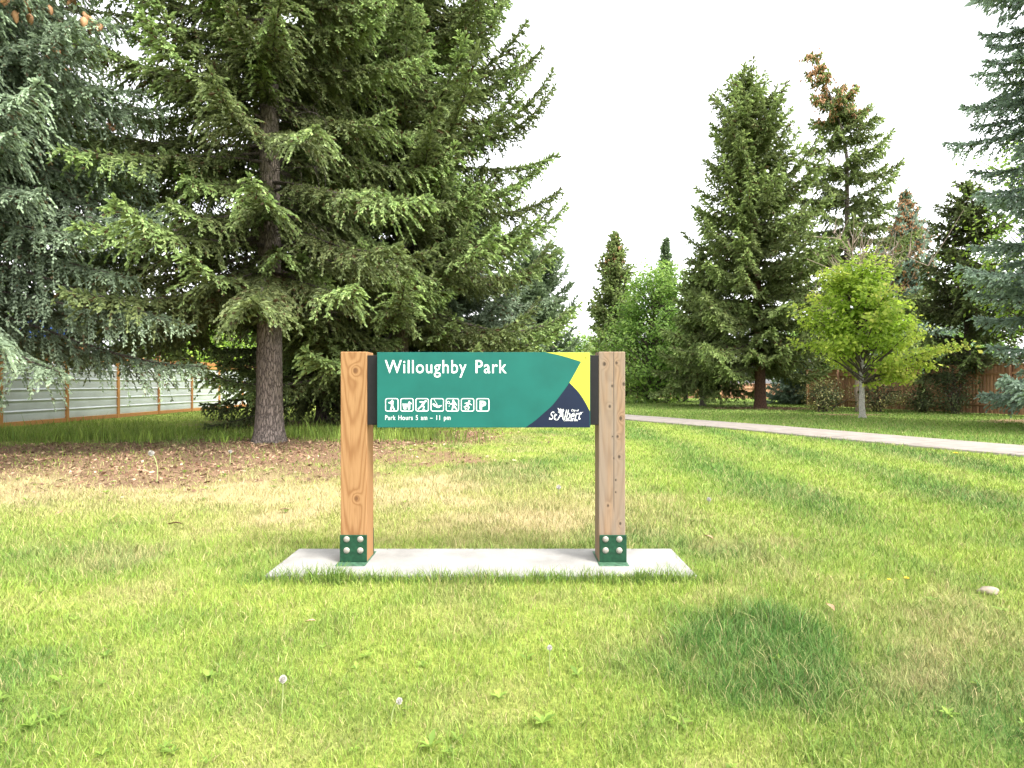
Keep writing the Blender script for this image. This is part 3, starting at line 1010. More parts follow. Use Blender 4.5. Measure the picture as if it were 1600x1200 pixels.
def leafy(name, label, X, Y, H, zb, rx, mat, seed, bark='bark_dark', trunk_r=0.1, limbs=90, per=70, leaf=0.10, cat='tree', group=None, rz=None,
          ry=None, spray=0.55, stems=1, trunk_top=0.75, fresh=0.6, flat=0.45, shape=0.0, lean=0.0, lumps=0.35, bare_twigs=False):
    """broad-leaved tree or shrub: limbs reach out through the crown's volume, leaves sit in sprays along their ends"""
    r = np.random.default_rng(seed)
    ry = ry or rx
    TRUNKS.append((X, Y, trunk_r * 1.4))
    root = empty(name, (X, Y, 0))
    tag(root, label, cat, group)
    tb = Tubes()
    for s in range(stems):
        sx, sy = (0, 0) if stems == 1 else r.normal(0, rx * 0.28, 2)
        zt = H * trunk_top * (1 if stems == 1 else r.uniform(0.7, 1.0))
        zs = np.array([-0.1, 0, 0.15, 0.5, 1.0, 1.6, zt * 0.5, zt * 0.75, zt])
        zs = np.unique(np.clip(zs, -0.1, zt))
        wob = r.normal(0, 0.03 * rx, (len(zs), 2)) * (zs > 0.3)[:, None]
        pts = np.stack([sx * np.clip(zs / zt, 0.3, 1) * 1.6 + wob[:, 0] + lean * zs, sy * np.clip(zs / zt, 0.3, 1) * 1.6 + wob[:, 1], zs], -1)
        rr = trunk_r * (1 - 0.8 * np.clip(zs / zt, 0, 1))
        rr[:2] *= 1.35
        tb.add(pts, rr, 10)
    lb = tb if bare_twigs else Tubes()
    VV, AA, RR = [], [], []
    zc, hz = (H + zb) / 2, (H - zb) / 2
    up = np.array([0, 0, 1.0])
    for i in range(limbs):
        # a point in the egg-shaped crown, mostly in its outer half; lobes push it in and out
        while True:
            p = r.normal(size=3)
            p /= np.linalg.norm(p)
            break
        rad = r.uniform(0.45, 1.0) ** 0.6
        lob = 1 + lumps * (math.sin(3.1 * p[0] + seed) * math.cos(2.7 * p[2] + seed * 1.7) + 0.5 * math.sin(5.3 * p[1] + 4.1 * p[2] + seed))
        rad *= lob
        taper = 1 - shape * p[2]
        tgt = np.array([p[0] * rx * rad * taper, p[1] * ry * rad * taper, zc + p[2] * hz * min(rad, 1.05)])
        tgt[2] = max(tgt[2], 0.15)
        zs_ = np.clip(tgt[2] - r.uniform(0.25, 0.6) * math.hypot(tgt[0], tgt[1]) - 0.1 * H, min(zb * 0.9, 0.3 * H) if stems == 1 else 0.05, H * trunk_top)
        src = np.array([lean * zs_, 0, zs_])
        t = np.linspace(0, 1, 6)
        ctl = src * 0.5 + tgt * 0.5 + up * 0.12 * np.linalg.norm(tgt - src) + r.normal(0, 0.06, 3) * rx
        C = ((1 - t) ** 2)[:, None] * src + (2 * t * (1 - t))[:, None] * ctl + (t ** 2)[:, None] * tgt
        lb.add(C, (trunk_r * 0.26 + 0.004) * (1 - 0.85 * t), 5)
        if bare_twigs:
            for q in range(per):
                a = C[r.integers(2, 6)]
                dd = (tgt - src) / np.linalg.norm(tgt - src) * 0.6 + r.normal(0, 0.5, 3) + up * 0.5
                ln = r.uniform(0.3, 1.0) * spray
                tb.add([a, a + dd * ln * 0.5 + r.normal(0, 0.04, 3), a + dd * ln], [0.02, 0.014, 0.008], 4)
            continue
        n = int(per * r.uniform(0.6, 1.4))
        tq = r.uniform(0.55, 1.02, n)
        base = ((1 - tq) ** 2)[:, None] * src + (2 * tq * (1 - tq))[:, None] * ctl + (tq ** 2)[:, None] * tgt
        off = r.normal(size=(n, 3)) * spray * np.array([1, 1, flat])
        c = base + off
        out = c - np.array([0, 0, zc - hz * 0.3])
        out /= np.linalg.norm(out, axis=1)[:, None] + 1e-9
        nrm = out * 0.6 + up * 0.7 + r.normal(0, 0.55, (n, 3))
        nrm /= np.linalg.norm(nrm, axis=1)[:, None]
        d = np.cross(nrm, r.normal(size=(n, 3)))
        d /= np.linalg.norm(d, axis=1)[:, None]
        d = d - up * 0.25
        s = np.cross(nrm, d)
        s /= np.linalg.norm(s, axis=1)[:, None]
        sz = leaf * r.uniform(0.6, 1.3, n)
        v = np.stack([c - d * sz[:, None] * 0.5, c + s * sz[:, None] * 0.36 + nrm * sz[:, None] * 0.08, c + d * sz[:, None] * 0.55, c - s * sz[:, None] * 0.36 + nrm * sz[:, None] * 0.08], 1)
        VV.append(v.reshape(-1, 3))
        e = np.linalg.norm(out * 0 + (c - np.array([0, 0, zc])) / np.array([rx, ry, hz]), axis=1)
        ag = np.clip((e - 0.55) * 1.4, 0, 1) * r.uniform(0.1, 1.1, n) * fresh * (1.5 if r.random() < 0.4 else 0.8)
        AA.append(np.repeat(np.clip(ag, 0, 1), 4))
        RR.append(np.repeat(np.clip(r.random(n) * 0.8 + r.random() * 0.2, 0, 1), 4))
    link('trunk', tb.mesh(name + '_trunk'), M[bark], root)
    if VV:
        V = np.concatenate(VV)
        me = crown_mesh(name + '_crown', V, np.concatenate(AA), np.concatenate(RR), lb)
        link('crown', me, [M[mat], M['leafy_limb']], root)
    return root

SP = 'spruce_tree'
GL = 'spruces standing on the left of the park sign'
GR = 'spruces standing along the path'
# --- left of the sign
spruce(SP, 'tall old green spruce with thick bare lower trunk rising from brown litter', -5.5, 12.9, 19.0, 3.7, 4.7, 'needle_green', 101, trunk_r=0.30, flare=1.35,
       group=GL, e_lo=-0.28, sag=0.30, lift=0.34, droop=0.48, per=6, whorl=0.50, step=0.15, tstep=0.07, tw=0.13, wd=0.030, zvis=10.5, new=0.6, bl_max=0.9, bare_lo=0.10, gaps=0.14, fill=0.35, dead=90, extra=((4.3, -1.45, 0.40, -0.95), (4.3, -1.9, 0.36, -0.6), (4.0, 2.9, 0.85, -0.42), (4.0, -2.75, 0.8, -0.45), (4.6, -0.4, 0.85), (6.2, -0.6, 0.8), (4.9, -2.6, 0.9)))
spruce(SP, 'green spruce right behind the park sign with upswept branch ends against the sky', -3.35, 17.2, 21.5, 2.4, 5.5, 'needle_green', 102, trunk_r=0.24,
       group=GL, e_lo=-0.20, e_hi=0.40, sag=0.30, lift=0.54, droop=0.42, per=6, whorl=0.52, step=0.18, tstep=0.085, tw=0.16, wd=0.038, zvis=13.5, new=0.65, dead=60, pw=0.55, bare_lo=0.08)
spruce(SP, 'shorter bluish spruce low behind the sign panel, beneath the upswept green spruce', -2.3, 22.0, 9.5, 0.9, 4.9, 'needle_blue', 103, trunk_r=0.18,
       group=GL, e_lo=-0.02, sag=0.32, lift=0.30, droop=0.45, per=6, whorl=0.5, step=0.2, tstep=0.10, tw=0.18, wd=0.045, new=0.45)
spruce(SP, 'blue green spruce with pale tips reaching in from the left edge over the metal fence', -9.9, 9.8, 13.5, 2.8, 4.15, 'needle_blue', 104, trunk_r=0.22,
       group=GL, e_lo=-0.24, e_hi=0.35, sag=0.26, lift=0.22, droop=0.62, per=7, whorl=0.45, step=0.125, tstep=0.055, tw=0.10, wd=0.024, zvis=8.5, new=0.62, pw=0.70, gaps=0.12, cones=1, cone_z=0.40)
spruce(SP, 'dark drooping spruce behind the blue green one at the left edge', -14.4, 14.6, 19.0, 5.6, 7.0, 'needle_dark', 105, trunk_r=0.28, bark='bark_dark',
       group=GL, e_lo=-0.30, sag=0.22, lift=0.10, droop=1.0, per=5, whorl=0.62, step=0.18, tstep=0.08, tw=0.13, wd=0.030, zvis=12.5, new=0.35, gaps=0.10, bare_lo=0.05)
spruce(SP, 'dark green spruce with branches to the ground just behind the thick trunk', -6.4, 19.2, 15.0, 0.9, 3.6, 'needle_dark', 106, trunk_r=0.2, bark='bark_dark',
       group=GL, e_lo=-0.12, sag=0.30, lift=0.2, droop=0.8, per=6, whorl=0.5, step=0.2, tstep=0.095, tw=0.16, wd=0.038, zvis=12.5, new=0.4, bare_lo=0.06, dead=40)
# --- right of the sign, along the path
spruce(SP, 'tallest broad green spruce beyond the path with bare red brown lower trunk', 13.4, 30.7, 18.4, 2.6, 5.1, 'needle_olive', 111, trunk_r=0.30, flare=1.25, bark='bark_red',
       group=GR, e_lo=-0.18, e_hi=0.75, sag=0.30, lift=0.42, droop=0.5, per=7.5, whorl=0.80, step=0.22, tstep=0.11, tw=0.25, wd=0.055, new=0.65, pw=0.66, gaps=0.03, fill=0.75, lean=(0.0, -0.9, 0))
spruce(SP, 'small grey stemmed spruce nestled under the left side of the tallest spruce', 11.4, 34.0, 9.2, 1.5, 2.9, 'needle_olive', 112, trunk_r=0.15, bark='bark_grey',
       group=GR, e_lo=-0.15, sag=0.3, lift=0.3, droop=0.6, per=6, whorl=0.55, step=0.26, tstep=0.13, tw=0.25, wd=0.065, new=0.5)
spruce(SP, 'thin crooked topped spruce hung with tan cones, behind the yellow green maple', 21.2, 36.0, 22.0, 3.0, 5.2, 'needle_olive', 113, trunk_r=0.26,
       group=GR, e_lo=-0.10, e_hi=0.15, sag=0.24, lift=0.28, droop=0.62, per=5, whorl=1.15, step=0.22, tstep=0.12, tw=0.28, wd=0.060, new=0.55, pw=0.72, gaps=0.14, fill=0.1, lean=(15.5, -2.2, 0), cones=6, cone_z=0.77)
spruce(SP, 'distant brown topped spruce loaded with cones', 31.5, 45.5, 16.4, 2.0, 4.2, 'needle_teal', 114, trunk_r=0.22,
       group=GR, e_lo=-0.05, e_hi=0.4, sag=0.2, lift=0.3, droop=0.6, per=6, whorl=0.8, step=0.36, tstep=0.19, tw=0.34, wd=0.09, new=0.3, cones=6, cone_z=0.45)
spruce(SP, 'dark green spruce with visible trunk between the maple and the blue spruce', 20.8, 26.0, 10.4, 2.2, 3.2, 'needle_dark', 115, trunk_r=0.17, bark='bark_dark',
       group=GR, e_lo=-0.05, e_hi=0.3, sag=0.2, lift=0.3, droop=0.6, per=5, whorl=0.62, step=0.24, tstep=0.11, tw=0.22, wd=0.055, new=0.55, gaps=0.12, pw=0.55)
spruce(SP, 'big blue spruce filling the right edge of the view', 16.6, 15.6, 22.0, 1.2, 4.1, 'needle_teal', 116, trunk_r=0.28, bark='bark_dark',
       group=GR, e_lo=-0.22, e_hi=0.25, sag=0.18, lift=0.26, droop=0.45, per=6, whorl=0.60, step=0.16, tstep=0.07, tw=0.15, wd=0.036, zvis=12.5, new=0.55, pw=0.40, gaps=0.12)
spruce(SP, 'pyramid spruce with brown cone tips above the right end of the sign', 9.1, 50.5, 14.6, 0.8, 3.4, 'needle_olive', 117, trunk_r=0.2,
       group=GR, e_lo=-0.02, e_hi=0.8, sag=0.25, lift=0.35, droop=0.5, per=6, whorl=0.7, step=0.36, tstep=0.18, tw=0.36, wd=0.10, new=0.35, pw=0.72, cones=1, cone_z=0.7)
spruce(SP, 'slim far spruce tip poking above the round green tree', 18.9, 70.0, 18.8, 1.0, 2.8, 'needle_far', 118, trunk_r=0.2,
       group=GR, e_lo=0.0, e_hi=0.6, sag=0.2, lift=0.3, droop=0.4, per=5, whorl=1.0, step=0.5, tstep=0.25, tw=0.5, wd=0.14, new=0.4)
spruce(SP, 'low young blue green spruce on the grass right of the tallest trunk', 18.6, 37.5, 3.4, 0.25, 1.9, 'needle_teal', 119, trunk_r=0.07,
       group=GR, e_lo=0.0, e_hi=0.6, sag=0.25, lift=0.3, droop=0.4, per=6, whorl=0.35, step=0.2, tstep=0.12, tw=0.22, wd=0.06, new=0.5)
spruce('pine_tree', 'loose grey green pine left of the gap of sky, beyond the sign panel', 1.6, 38.0, 10.0, 0.6, 3.9, 'needle_far', 120, trunk_r=0.2, cat='pine tree',
       group=GR, e_lo=0.05, e_hi=0.9, sag=0.1, lift=0.35, droop=0.15, per=6, whorl=0.7, step=0.28, tstep=0.15, tw=0.36, wd=0.07, new=0.7, pw=0.45, gaps=0.05)
# --- broad-leaved trees
leafy('maple_tree', 'young yellow green maple with pale straight trunk beside the path', 13.55, 22.0, 6.5, 1.5, 2.0, 'leaf_maple', 201, bark='bark_pale', trunk_r=0.115, limbs=120, per=120,
      leaf=0.15, spray=0.21, trunk_top=0.62, fresh=0.75, shape=0.40, flat=0.5, lumps=0.6, group='leafy trees beyond the path')
leafy('leafy_tree', 'round bright green tree leafy to the ground beyond the path', 9.9, 40.0, 9.8, 0.0, 3.9, 'leaf_green', 202, trunk_r=0.16, limbs=190, per=90, leaf=0.22, spray=0.5,
      stems=3, trunk_top=0.7, fresh=0.65, flat=0.35, shape=0.05, group='leafy trees beyond the path')
leafy('leafy_tree', 'dark lower bush crown right beside the round bright green tree', 12.6, 43.0, 6.2, 0.0, 3.4, 'leaf_green', 203, trunk_r=0.12, limbs=90, per=80, leaf=0.22, spray=0.5,
      stems=3, fresh=0.3, flat=0.35, group='leafy trees beyond the path')
leafy('leafy_tree', 'lime green leafy tree showing through behind the big blue spruce', 21.5, 22.5, 13.8, 3.2, 3.3, 'leaf_lime', 204, bark='bark_pale', trunk_r=0.14, limbs=130, per=60, leaf=0.16, spray=0.45,
      fresh=0.6, group='leafy trees beyond the path')
leafy('bare_tree', 'dead tree of bare pinkish twigs behind the maple crown', 16.4, 27.0, 8.6, 2.2, 2.9, 'leaf_lime', 205, bark='twig', trunk_r=0.10, limbs=30, per=10, spray=1.1, bare_twigs=True, cat='tree',
      group='leafy trees beyond the path')
leafy('leafy_tree', 'small leafy tree low in the sky gap beside the far pine', 6.7, 58.0, 6.8, 0.2, 3.4, 'leaf_green', 206, trunk_r=0.12, limbs=80, per=70, leaf=0.28, spray=0.55, stems=2, group='leafy trees beyond the path')
leafy('leafy_tree', 'sparse topped tree rising just behind the round bright green tree', 12.8, 52.0, 13.0, 3.0, 3.2, 'leaf_green', 207, trunk_r=0.12, limbs=60, per=26, leaf=0.22, spray=0.5, fresh=0.2, group='leafy trees beyond the path')
GB = 'leafy trees beyond the metal fence'
leafy('leafy_tree', 'light green garden tree over the far end of the metal fence', -19.0, 34.0, 6.5, 1.0, 3.2, 'leaf_lime', 208, trunk_r=0.12, limbs=100, per=70, leaf=0.2, spray=0.45, group=GB)
leafy('leafy_tree', 'green garden tree behind the metal fence near the blue canopy', -21.5, 24.5, 6.0, 1.2, 2.8, 'leaf_green', 209, trunk_r=0.12, limbs=90, per=60, leaf=0.18, spray=0.45, group=GB)
leafy('leafy_tree', 'tall garden tree seen through the gap between the left spruces', -16.0, 44.0, 10.5, 1.0, 4.6, 'leaf_green', 210, trunk_r=0.16, limbs=120, per=70, leaf=0.28, spray=0.6, group=GB)
# --- the far side of the park
FT = 'far trees beyond the park'
for i, (x, y, h, rx, lab) in enumerate([(-38, 66, 11, 6.5, 'far broad tree behind the garden trees on the left'),
        (-27, 60, 9, 5.5, 'far tree seen in chinks between the left spruces'), (12, 75, 8, 5.5, 'far tree behind the round bright green tree'),
        (31, 58, 7.5, 5.0, 'far tree beyond the corner of the wooden fence'), (40, 52, 7.5, 5.0, 'far tree behind the maple and wooden fence')]):
    leafy('leafy_tree', lab, x, y, h, 0.0, rx, 'leaf_green', 260 + i, trunk_r=0.15, limbs=90, per=60, leaf=0.42, spray=0.8, stems=3, fresh=0.45, flat=0.5, group=FT)
# --- shrubs along the wooden fence
GS = 'shrubs along the wooden fence'
shr = [(14.75, 27.0, 1.5, 1.0, 0.9, 'low yellow tipped shrub left of the maple trunk, by the fence corner'),
       (17.2, 26.8, 1.8, 1.25, 0.9, 'wide yellow tipped shrub right behind the maple trunk'),
       (18.7, 26.0, 1.3, 0.7, 0.35, 'dark rounded shrub in the middle of the wooden fence'),
       (19.5, 25.0, 2.4, 0.95, 0.15, 'tall dark shrub before the fence near the blue spruce')]
for i, (x, y, h, rx, fr, lab) in enumerate(shr):
    leafy('shrub', lab, x, y, h, 0.05, rx, 'leaf_shrub', 220 + i, trunk_r=0.045, limbs=48, per=48, leaf=0.085, spray=0.2, stems=4, trunk_top=0.6, fresh=fr, flat=0.8, cat='shrub', group=GS)
leafy('shrub', 'pale leafy bush peeping over the wooden fence', 21.4, 27.5, 2.9, 1.0, 1.7, 'leaf_lime', 226, trunk_r=0.05, limbs=50, per=60, leaf=0.12, spray=0.25, stems=3, cat='shrub', group=GS)

sow_grass()
sow_litter()
sow_weeds()

# ------------------------------------------------------------------ fences
def line_boards(P0, P1, z0, z1, width, thick, gap, r, along_top=None):
    """upright boards between two ground points, one mesh"""
    P0, P1 = np.array(P0, float), np.array(P1, float)
    Ln = np.linalg.norm(P1 - P0)
    d = (P1 - P0) / Ln
    nrm = np.array([d[1], -d[0]])
    n = int(Ln / (width + gap))
    bm_v, bm_f, va = [], [], []
    for i in range(n):
        a = P0 + d * (i * (width + gap))
        b_ = a + d * width
        o = nrm * r.uniform(-0.004, 0.004)
        top = z1 + r.uniform(-0.012, 0.012)
        base = len(bm_v)
        for (q, s) in ((a, 0), (b_, 0), (b_, thick), (a, thick)):
            for z in (z0, top):
                bm_v.append((*(q + nrm * s + o), z))
        bm_f += [(base, base + 2, base + 3, base + 1), (base + 2, base + 4, base + 5, base + 3), (base + 4, base + 6, base + 7, base + 5), (base + 6, base, base + 1, base + 7), (base + 1, base + 3, base + 5, base + 7)]
        va += [r.random()] * 8
    return mesh_np('boards', np.array(bm_v), [np.array(bm_f)], {'vary': np.array(va)})

def oriented_box(P0, P1, off0, off1, z0, z1, vary=0.5):
    """a beam along a ground line, from off0 to off1 to its right"""
    P0, P1 = np.array(P0, float), np.array(P1, float)
    d = (P1 - P0) / np.linalg.norm(P1 - P0)
    nrm = np.array([d[1], -d[0]])
    v = []
    for q in (P0, P1):
        for s in (off0, off1):
            for z in (z0, z1):
                v.append((*(q + nrm * s), z))
    f = [(0, 1, 3, 2), (4, 6, 7, 5), (0, 4, 5, 1), (2, 3, 7, 6), (1, 5, 7, 3), (0, 2, 6, 4)]
    return mesh_np('beam', np.array(v), [np.array(f)], {'vary': np.full(8, vary)})

rf = np.random.default_rng(31)
def wood_fence(label, pts, h, post_gap=2.4):
    root = empty('wooden_fence', (0, 0, 0))
    tag(root, label, 'fence')
    for a, b_ in zip(pts[:-1], pts[1:]):
        link('board_panel', line_boards(a, b_, 0.04, h, 0.135, 0.02, 0.006, rf), M['cedar'], root)
        a_, b2 = np.array(a), np.array(b_)
        ln = np.linalg.norm(b2 - a_)
        link('rail', oriented_box(a, b_, -0.045, -0.004, 0.35, 0.44), M['cedar'], root)
        link('rail', oriented_box(a, b_, -0.045, -0.004, h - 0.4, h - 0.31), M['cedar'], root)
        link('top_cap', oriented_box(a, b_, -0.06, 0.05, h + 0.016, h + 0.05, 0.8), M['cedar'], root)
        d = (b2 - a_) / ln
        for k in range(int(ln / post_gap) + 1):
            p = a_ + d * (k * post_gap)
            link('post', oriented_box(p - d * 0.05, p + d * 0.05, -0.15, -0.05, 0, h - 0.02, rf.random()), M['cedar'], root)
    return root
wood_fence('brown wooden board fence behind the maple and shrubs', [(17.8, 34.2), (19.75, 27.4), (21.6, 21.5), (23.2, 14.5)][::-1], 2.12)
wood_fence('short return of brown board fence seen edge on at the corner', [(17.8, 34.3), (19.4, 37.5)][::-1], 2.1)
wood_fence('distant dark brown fence low behind the tallest spruce', [(9.0, 52.0), (26.0, 49.0)][::-1], 1.3)

# corrugated metal fence on the left: steel sheets between amber timber posts
FX = -15.2
mf = empty('metal_fence', (0, 0, 0))
tag(mf, 'corrugated silver metal fence framed in amber timber behind the left spruces', 'fence')
def corrugated(y0, y1, z0, z1):
    prof = []
    z = z0
    per_ = 0.338
    while z < z1 - 0.01:
        for dz, dx in ((0.0, 0.0), (0.07, 0.012), (0.14, 0.004), (0.21, 0.012), (0.262, 0.0), (0.282, 0.035), (0.312, 0.035), (0.332, 0.0)):
            if z + dz <= z1:
                prof.append((z + dz, dx))
        z += per_
    v = [(FX + 0.02 + dx, y, z) for z, dx in prof for y in (y0, y1)]
    k = np.arange(len(prof) - 1)[:, None] * 2
    return mesh_np('corrugated_sheet', np.array(v), [k + np.array([0, 1, 3, 2])])
def pbox(name, x0, x1, y0, y1, z0, z1, vary):
    me = box(name, x0, x1, y0, y1, z0, z1, 0.006, 1)
    a = me.attributes.new('vary', 'FLOAT', 'POINT')
    a.data.foreach_set('value', np.full(len(me.vertices), vary, dtype=np.float32))
    return me
ys = [9.3 + 2.52 * k for k in range(12)]
for i, y in enumerate(ys):
    link('post', pbox('post', FX - 0.05, FX + 0.075, y - 0.06, y + 0.06, 0, 2.62, rf.random()), M['amber'], mf)
    if i + 1 < len(ys):
        y1 = ys[i + 1]
        link('metal_sheet', corrugated(y + 0.062, y1 - 0.062, 0.16, 2.04), M['corrugated'], mf)
        link('bottom_rail', pbox('rail', FX - 0.03, FX + 0.06, y + 0.062, y1 - 0.062, 0.02, 0.155, rf.random()), M['amber'], mf)
        link('top_rail', pbox('rail', FX - 0.03, FX + 0.06, y + 0.062, y1 - 0.062, 2.05, 2.16, rf.random()), M['amber'], mf)
        link('top_board', pbox('board', FX - 0.01, FX + 0.03, y + 0.062, y1 - 0.062, 2.20, 2.38, rf.random()), M['amber'], mf)

# a child's play tower with a blue canopy in the garden behind the metal fence
pt = empty('play_tower', (-16.9, 20.9, 0))
tag(pt, 'timber play tower with a blue canopy behind the metal fence', 'play tower')
for sx in (-0.6, 0.6):
    for sy in (-0.6, 0.6):
        link('leg', pbox('leg', sx - 0.05, sx + 0.05, sy - 0.05, sy + 0.05, 0, 3.0, 0.6), M['amber'], pt)
link('deck', pbox('deck', -0.7, 0.7, -0.7, 0.7, 1.5, 1.58, 0.5), M['amber'], pt)
link('railing', pbox('railing', 0.66, 0.70, -0.7, 0.7, 2.15, 2.85, 0.7), M['amber'], pt)
link('railing', pbox('railing', -0.7, 0.655, -0.70, -0.66, 2.15, 2.85, 0.4), M['amber'], pt)
bm = bmesh.new()
vs = [bm.verts.new(p) for p in ((-0.8, -0.8, 2.95), (0.8, -0.8, 2.95), (0.8, 0.8, 2.95), (-0.8, 0.8, 2.95), (-0.8, 0, 3.75), (0.8, 0, 3.75))]
for f in ((0, 1, 5, 4), (2, 3, 4, 5), (0, 4, 3), (1, 2, 5), (3, 2, 1, 0)):
    bm.faces.new([vs[i] for i in f])
link('canopy', bm_mesh(bm, 'canopy'), M['blue_cloth'], pt)

# ------------------------------------------------------------------ concrete pad
pad_me = box('concrete_pad', PAD[0], PAD[1], PAD[2], PAD[3], -0.12, 0.03, 0.008, 2)
tag(link('concrete_pad', pad_me, M['concrete']), 'pale rectangular concrete pad in the grass under the park sign', 'concrete pad')

# ------------------------------------------------------------------ the park sign
YF = 4.08                      # front of the posts
S = F / YF                     # photo pixels per metre there
YP = 4.035                     # front of the panel
SPX = F / YP
def sx(px):
    return (px - 800) / SPX
def sz(py):
    return EYE - (py - 600) / SPX
POST_W = 0.1905
TOP = 1.542
sign = empty('park_sign', (-0.21, YF + POST_W / 2, 0.03))
tag(sign, 'green park name sign between two square timber posts', 'park sign')
def at_sign(o):                # keep world placement of a child built in world space
    o.parent = sign
    o.location = Vector(o.location) - Vector(sign.location)
    return o
post_x = (-1.23 + POST_W / 2, 0.622 + POST_W / 2)
lk = lambda px, py, c: ((px - 800) / S - c, EYE - (py - 600) / S - 0.03)
knL = [(*lk(555, 579, post_x[0]), 0.020), (*lk(557, 779, post_x[0]), 0.018)]
knR = [(*lk(a, b_, post_x[1]), k * 1.4) for a, b_, k in ((944.5, 568.6, 0.011), (963.5, 567, 0.008), (956.5, 603, 0.007), (952.7, 635, 0.008), (970, 653.5, 0.011), (965, 682, 0.008),
       (957, 682, 0.005), (967.6, 713.7, 0.009), (959, 716, 0.005), (962, 750, 0.006), (962, 769, 0.005), (974.6, 600, 0.010), (969, 818, 0.008), (950, 790, 0.006))]
M['post_new'] = timber_mat('orange_timber', knL, (0.30, 0.165, 0.072), (0.185, 0.082, 0.028), (0.10, 0.042, 0.016), seed=1.3)
M['post_old'] = timber_mat('weathered_timber', knR, (0.255, 0.165, 0.10), (0.155, 0.092, 0.052), (0.03, 0.02, 0.014), crack=(0.012, 0.35), weather=0.8, seed=4.1)
for i, (cx, mat, lab) in enumerate(((post_x[0], M['post_new'], 'orange grained timber post'), (post_x[1], M['post_old'], 'paler weathered timber post with knots and a long crack'))):
    w = POST_W / 2
    post = at_sign(link('post', box('post', -w, w, -w, w, 0.004, TOP - 0.03, 0.006, 2), mat, None, (cx, YF + w, 0.03)))
    post['label'] = lab
    bw = 0.097
    bx_ = 0.0 if i == 0 else 0.006
    # steel foot: upright plates front and back, a flat base plate under them
    bm = bmesh.new()
    box_into(bm, bx_ - bw, bx_ + bw, -w - 0.012, -w - 0.003, 0.006, 0.20, 0.003, 1)
    link('bracket', bm_mesh(bm, 'bracket'), M['green_steel'], post)
    bm = bmesh.new()
    box_into(bm, bx_ - bw, bx_ + bw, w + 0.003, w + 0.012, 0.006, 0.20, 0.003, 1)
    link('bracket', bm_mesh(bm, 'bracket'), M['green_steel'], post)
    bm = bmesh.new()
    box_into(bm, bx_ - bw - 0.012, bx_ + bw + 0.004, -w - 0.085, w + 0.07, -0.0003, 0.0055, 0.001, 1)
    link('base_plate', bm_mesh(bm, 'base_plate'), M['worn_green'], post)
    for ux in (-0.048, 0.050):
        for uz in (0.090, 0.170):
            bm = bmesh.new()
            # dome head on a washer
            prof = [(0.0225, 0.0), (0.0225, 0.002), (0.0205, 0.0025), (0.0195, 0.005), (0.016, 0.0085), (0.010, 0.011), (0.004, 0.012)]
            rings = []
            for rr, yy in prof:
                rings.append([bm.verts.new((ux + rr * math.cos(a), -w - 0.012 - yy, uz + rr * math.sin(a))) for a in np.arange(16) * 2 * PI / 16])
            for r0, r1 in zip(rings[:-1], rings[1:]):
                for k in range(16):
                    bm.faces.new((r0[k], r0[(k + 1) % 16], r1[(k + 1) % 16], r1[k]))
            bm.faces.new(rings[-1])
            link('bolt', bm_mesh(bm, 'bolt', True), M['galv'], post)

link_w = lambda name, me, mat: at_sign(link(name, me, mat))
link_w('backing_board', box('backing_board', -1.0385, 0.621, YF + 0.002, YF + 0.065, 1.0163, 1.5165, 0.003, 1), M['black'])
PX0, PX1, PZ0, PZ1 = sx(589.3), sx(922.2), sz(668), sz(550.3)
panel = link_w('panel', box('panel', PX0, PX1, YP, YF + 0.001, PZ0, PZ1, 0.0015, 1), M['sign_green'])

def sheet(name, polys, mat, y):
    """flat vinyl: closed outlines in photo pixels, on the panel face"""
    bm = bmesh.new()
    for pts in polys:
        vs = [bm.verts.new((sx(a), y, sz(b_))) for a, b_ in pts]
        f = bm.faces.new(vs)
        f.normal_update()
        if f.normal.y > 0:
            f.normal_flip()
    bmesh.ops.triangulate(bm, faces=bm.faces[:])
    o = link(name, bm_mesh(bm, name), mat)
    o.parent = panel
    o.location = (0, 0, 0)
    return o

def curve_pts(P, n=8):
    return [tuple(p) for p in catmull(np.array(P, float), n)]
top_c = curve_pts([(853, 550.6), (872, 554.6), (890, 559.6), (907.9, 565.2)], 5)
edge_c = curve_pts([(907.9, 565.2), (889.6, 597.8), (876, 617), (863, 633.3), (849, 646), (837, 656.5), (821.8, 667.6)], 6)
navy_c = curve_pts([(889.6, 597.8), (903, 611.8), (912.4, 625.2), (921.6, 642.5)], 6)
iK = next(i for i, p in enumerate(edge_c) if abs(p[0] - 889.6) < 0.01)
yellow = top_c + edge_c[1:iK + 1] + navy_c[1:] + [(921.8, 550.6)]
navy = navy_c + [(921.6, 667.6)] + edge_c[::-1][:len(edge_c) - iK - 1]
sheet('yellow_corner', [yellow], M['sign_yellow'], YP - 0.001)
sheet('navy_corner', [navy], M['sign_navy'], YP - 0.001)
# little rivet in the yellow corner
bm = bmesh.new()
bmesh.ops.create_cone(bm, cap_ends=True, segments=12, radius1=0.004, radius2=0.003, depth=0.004, matrix=Matrix.Translation((sx(915.3), YP - 0.003, sz(559))) @ Matrix.Rotation(R(90), 4, 'X'))
o = link('rivet', bm_mesh(bm, 'rivet'), M['black'])
o.parent = panel

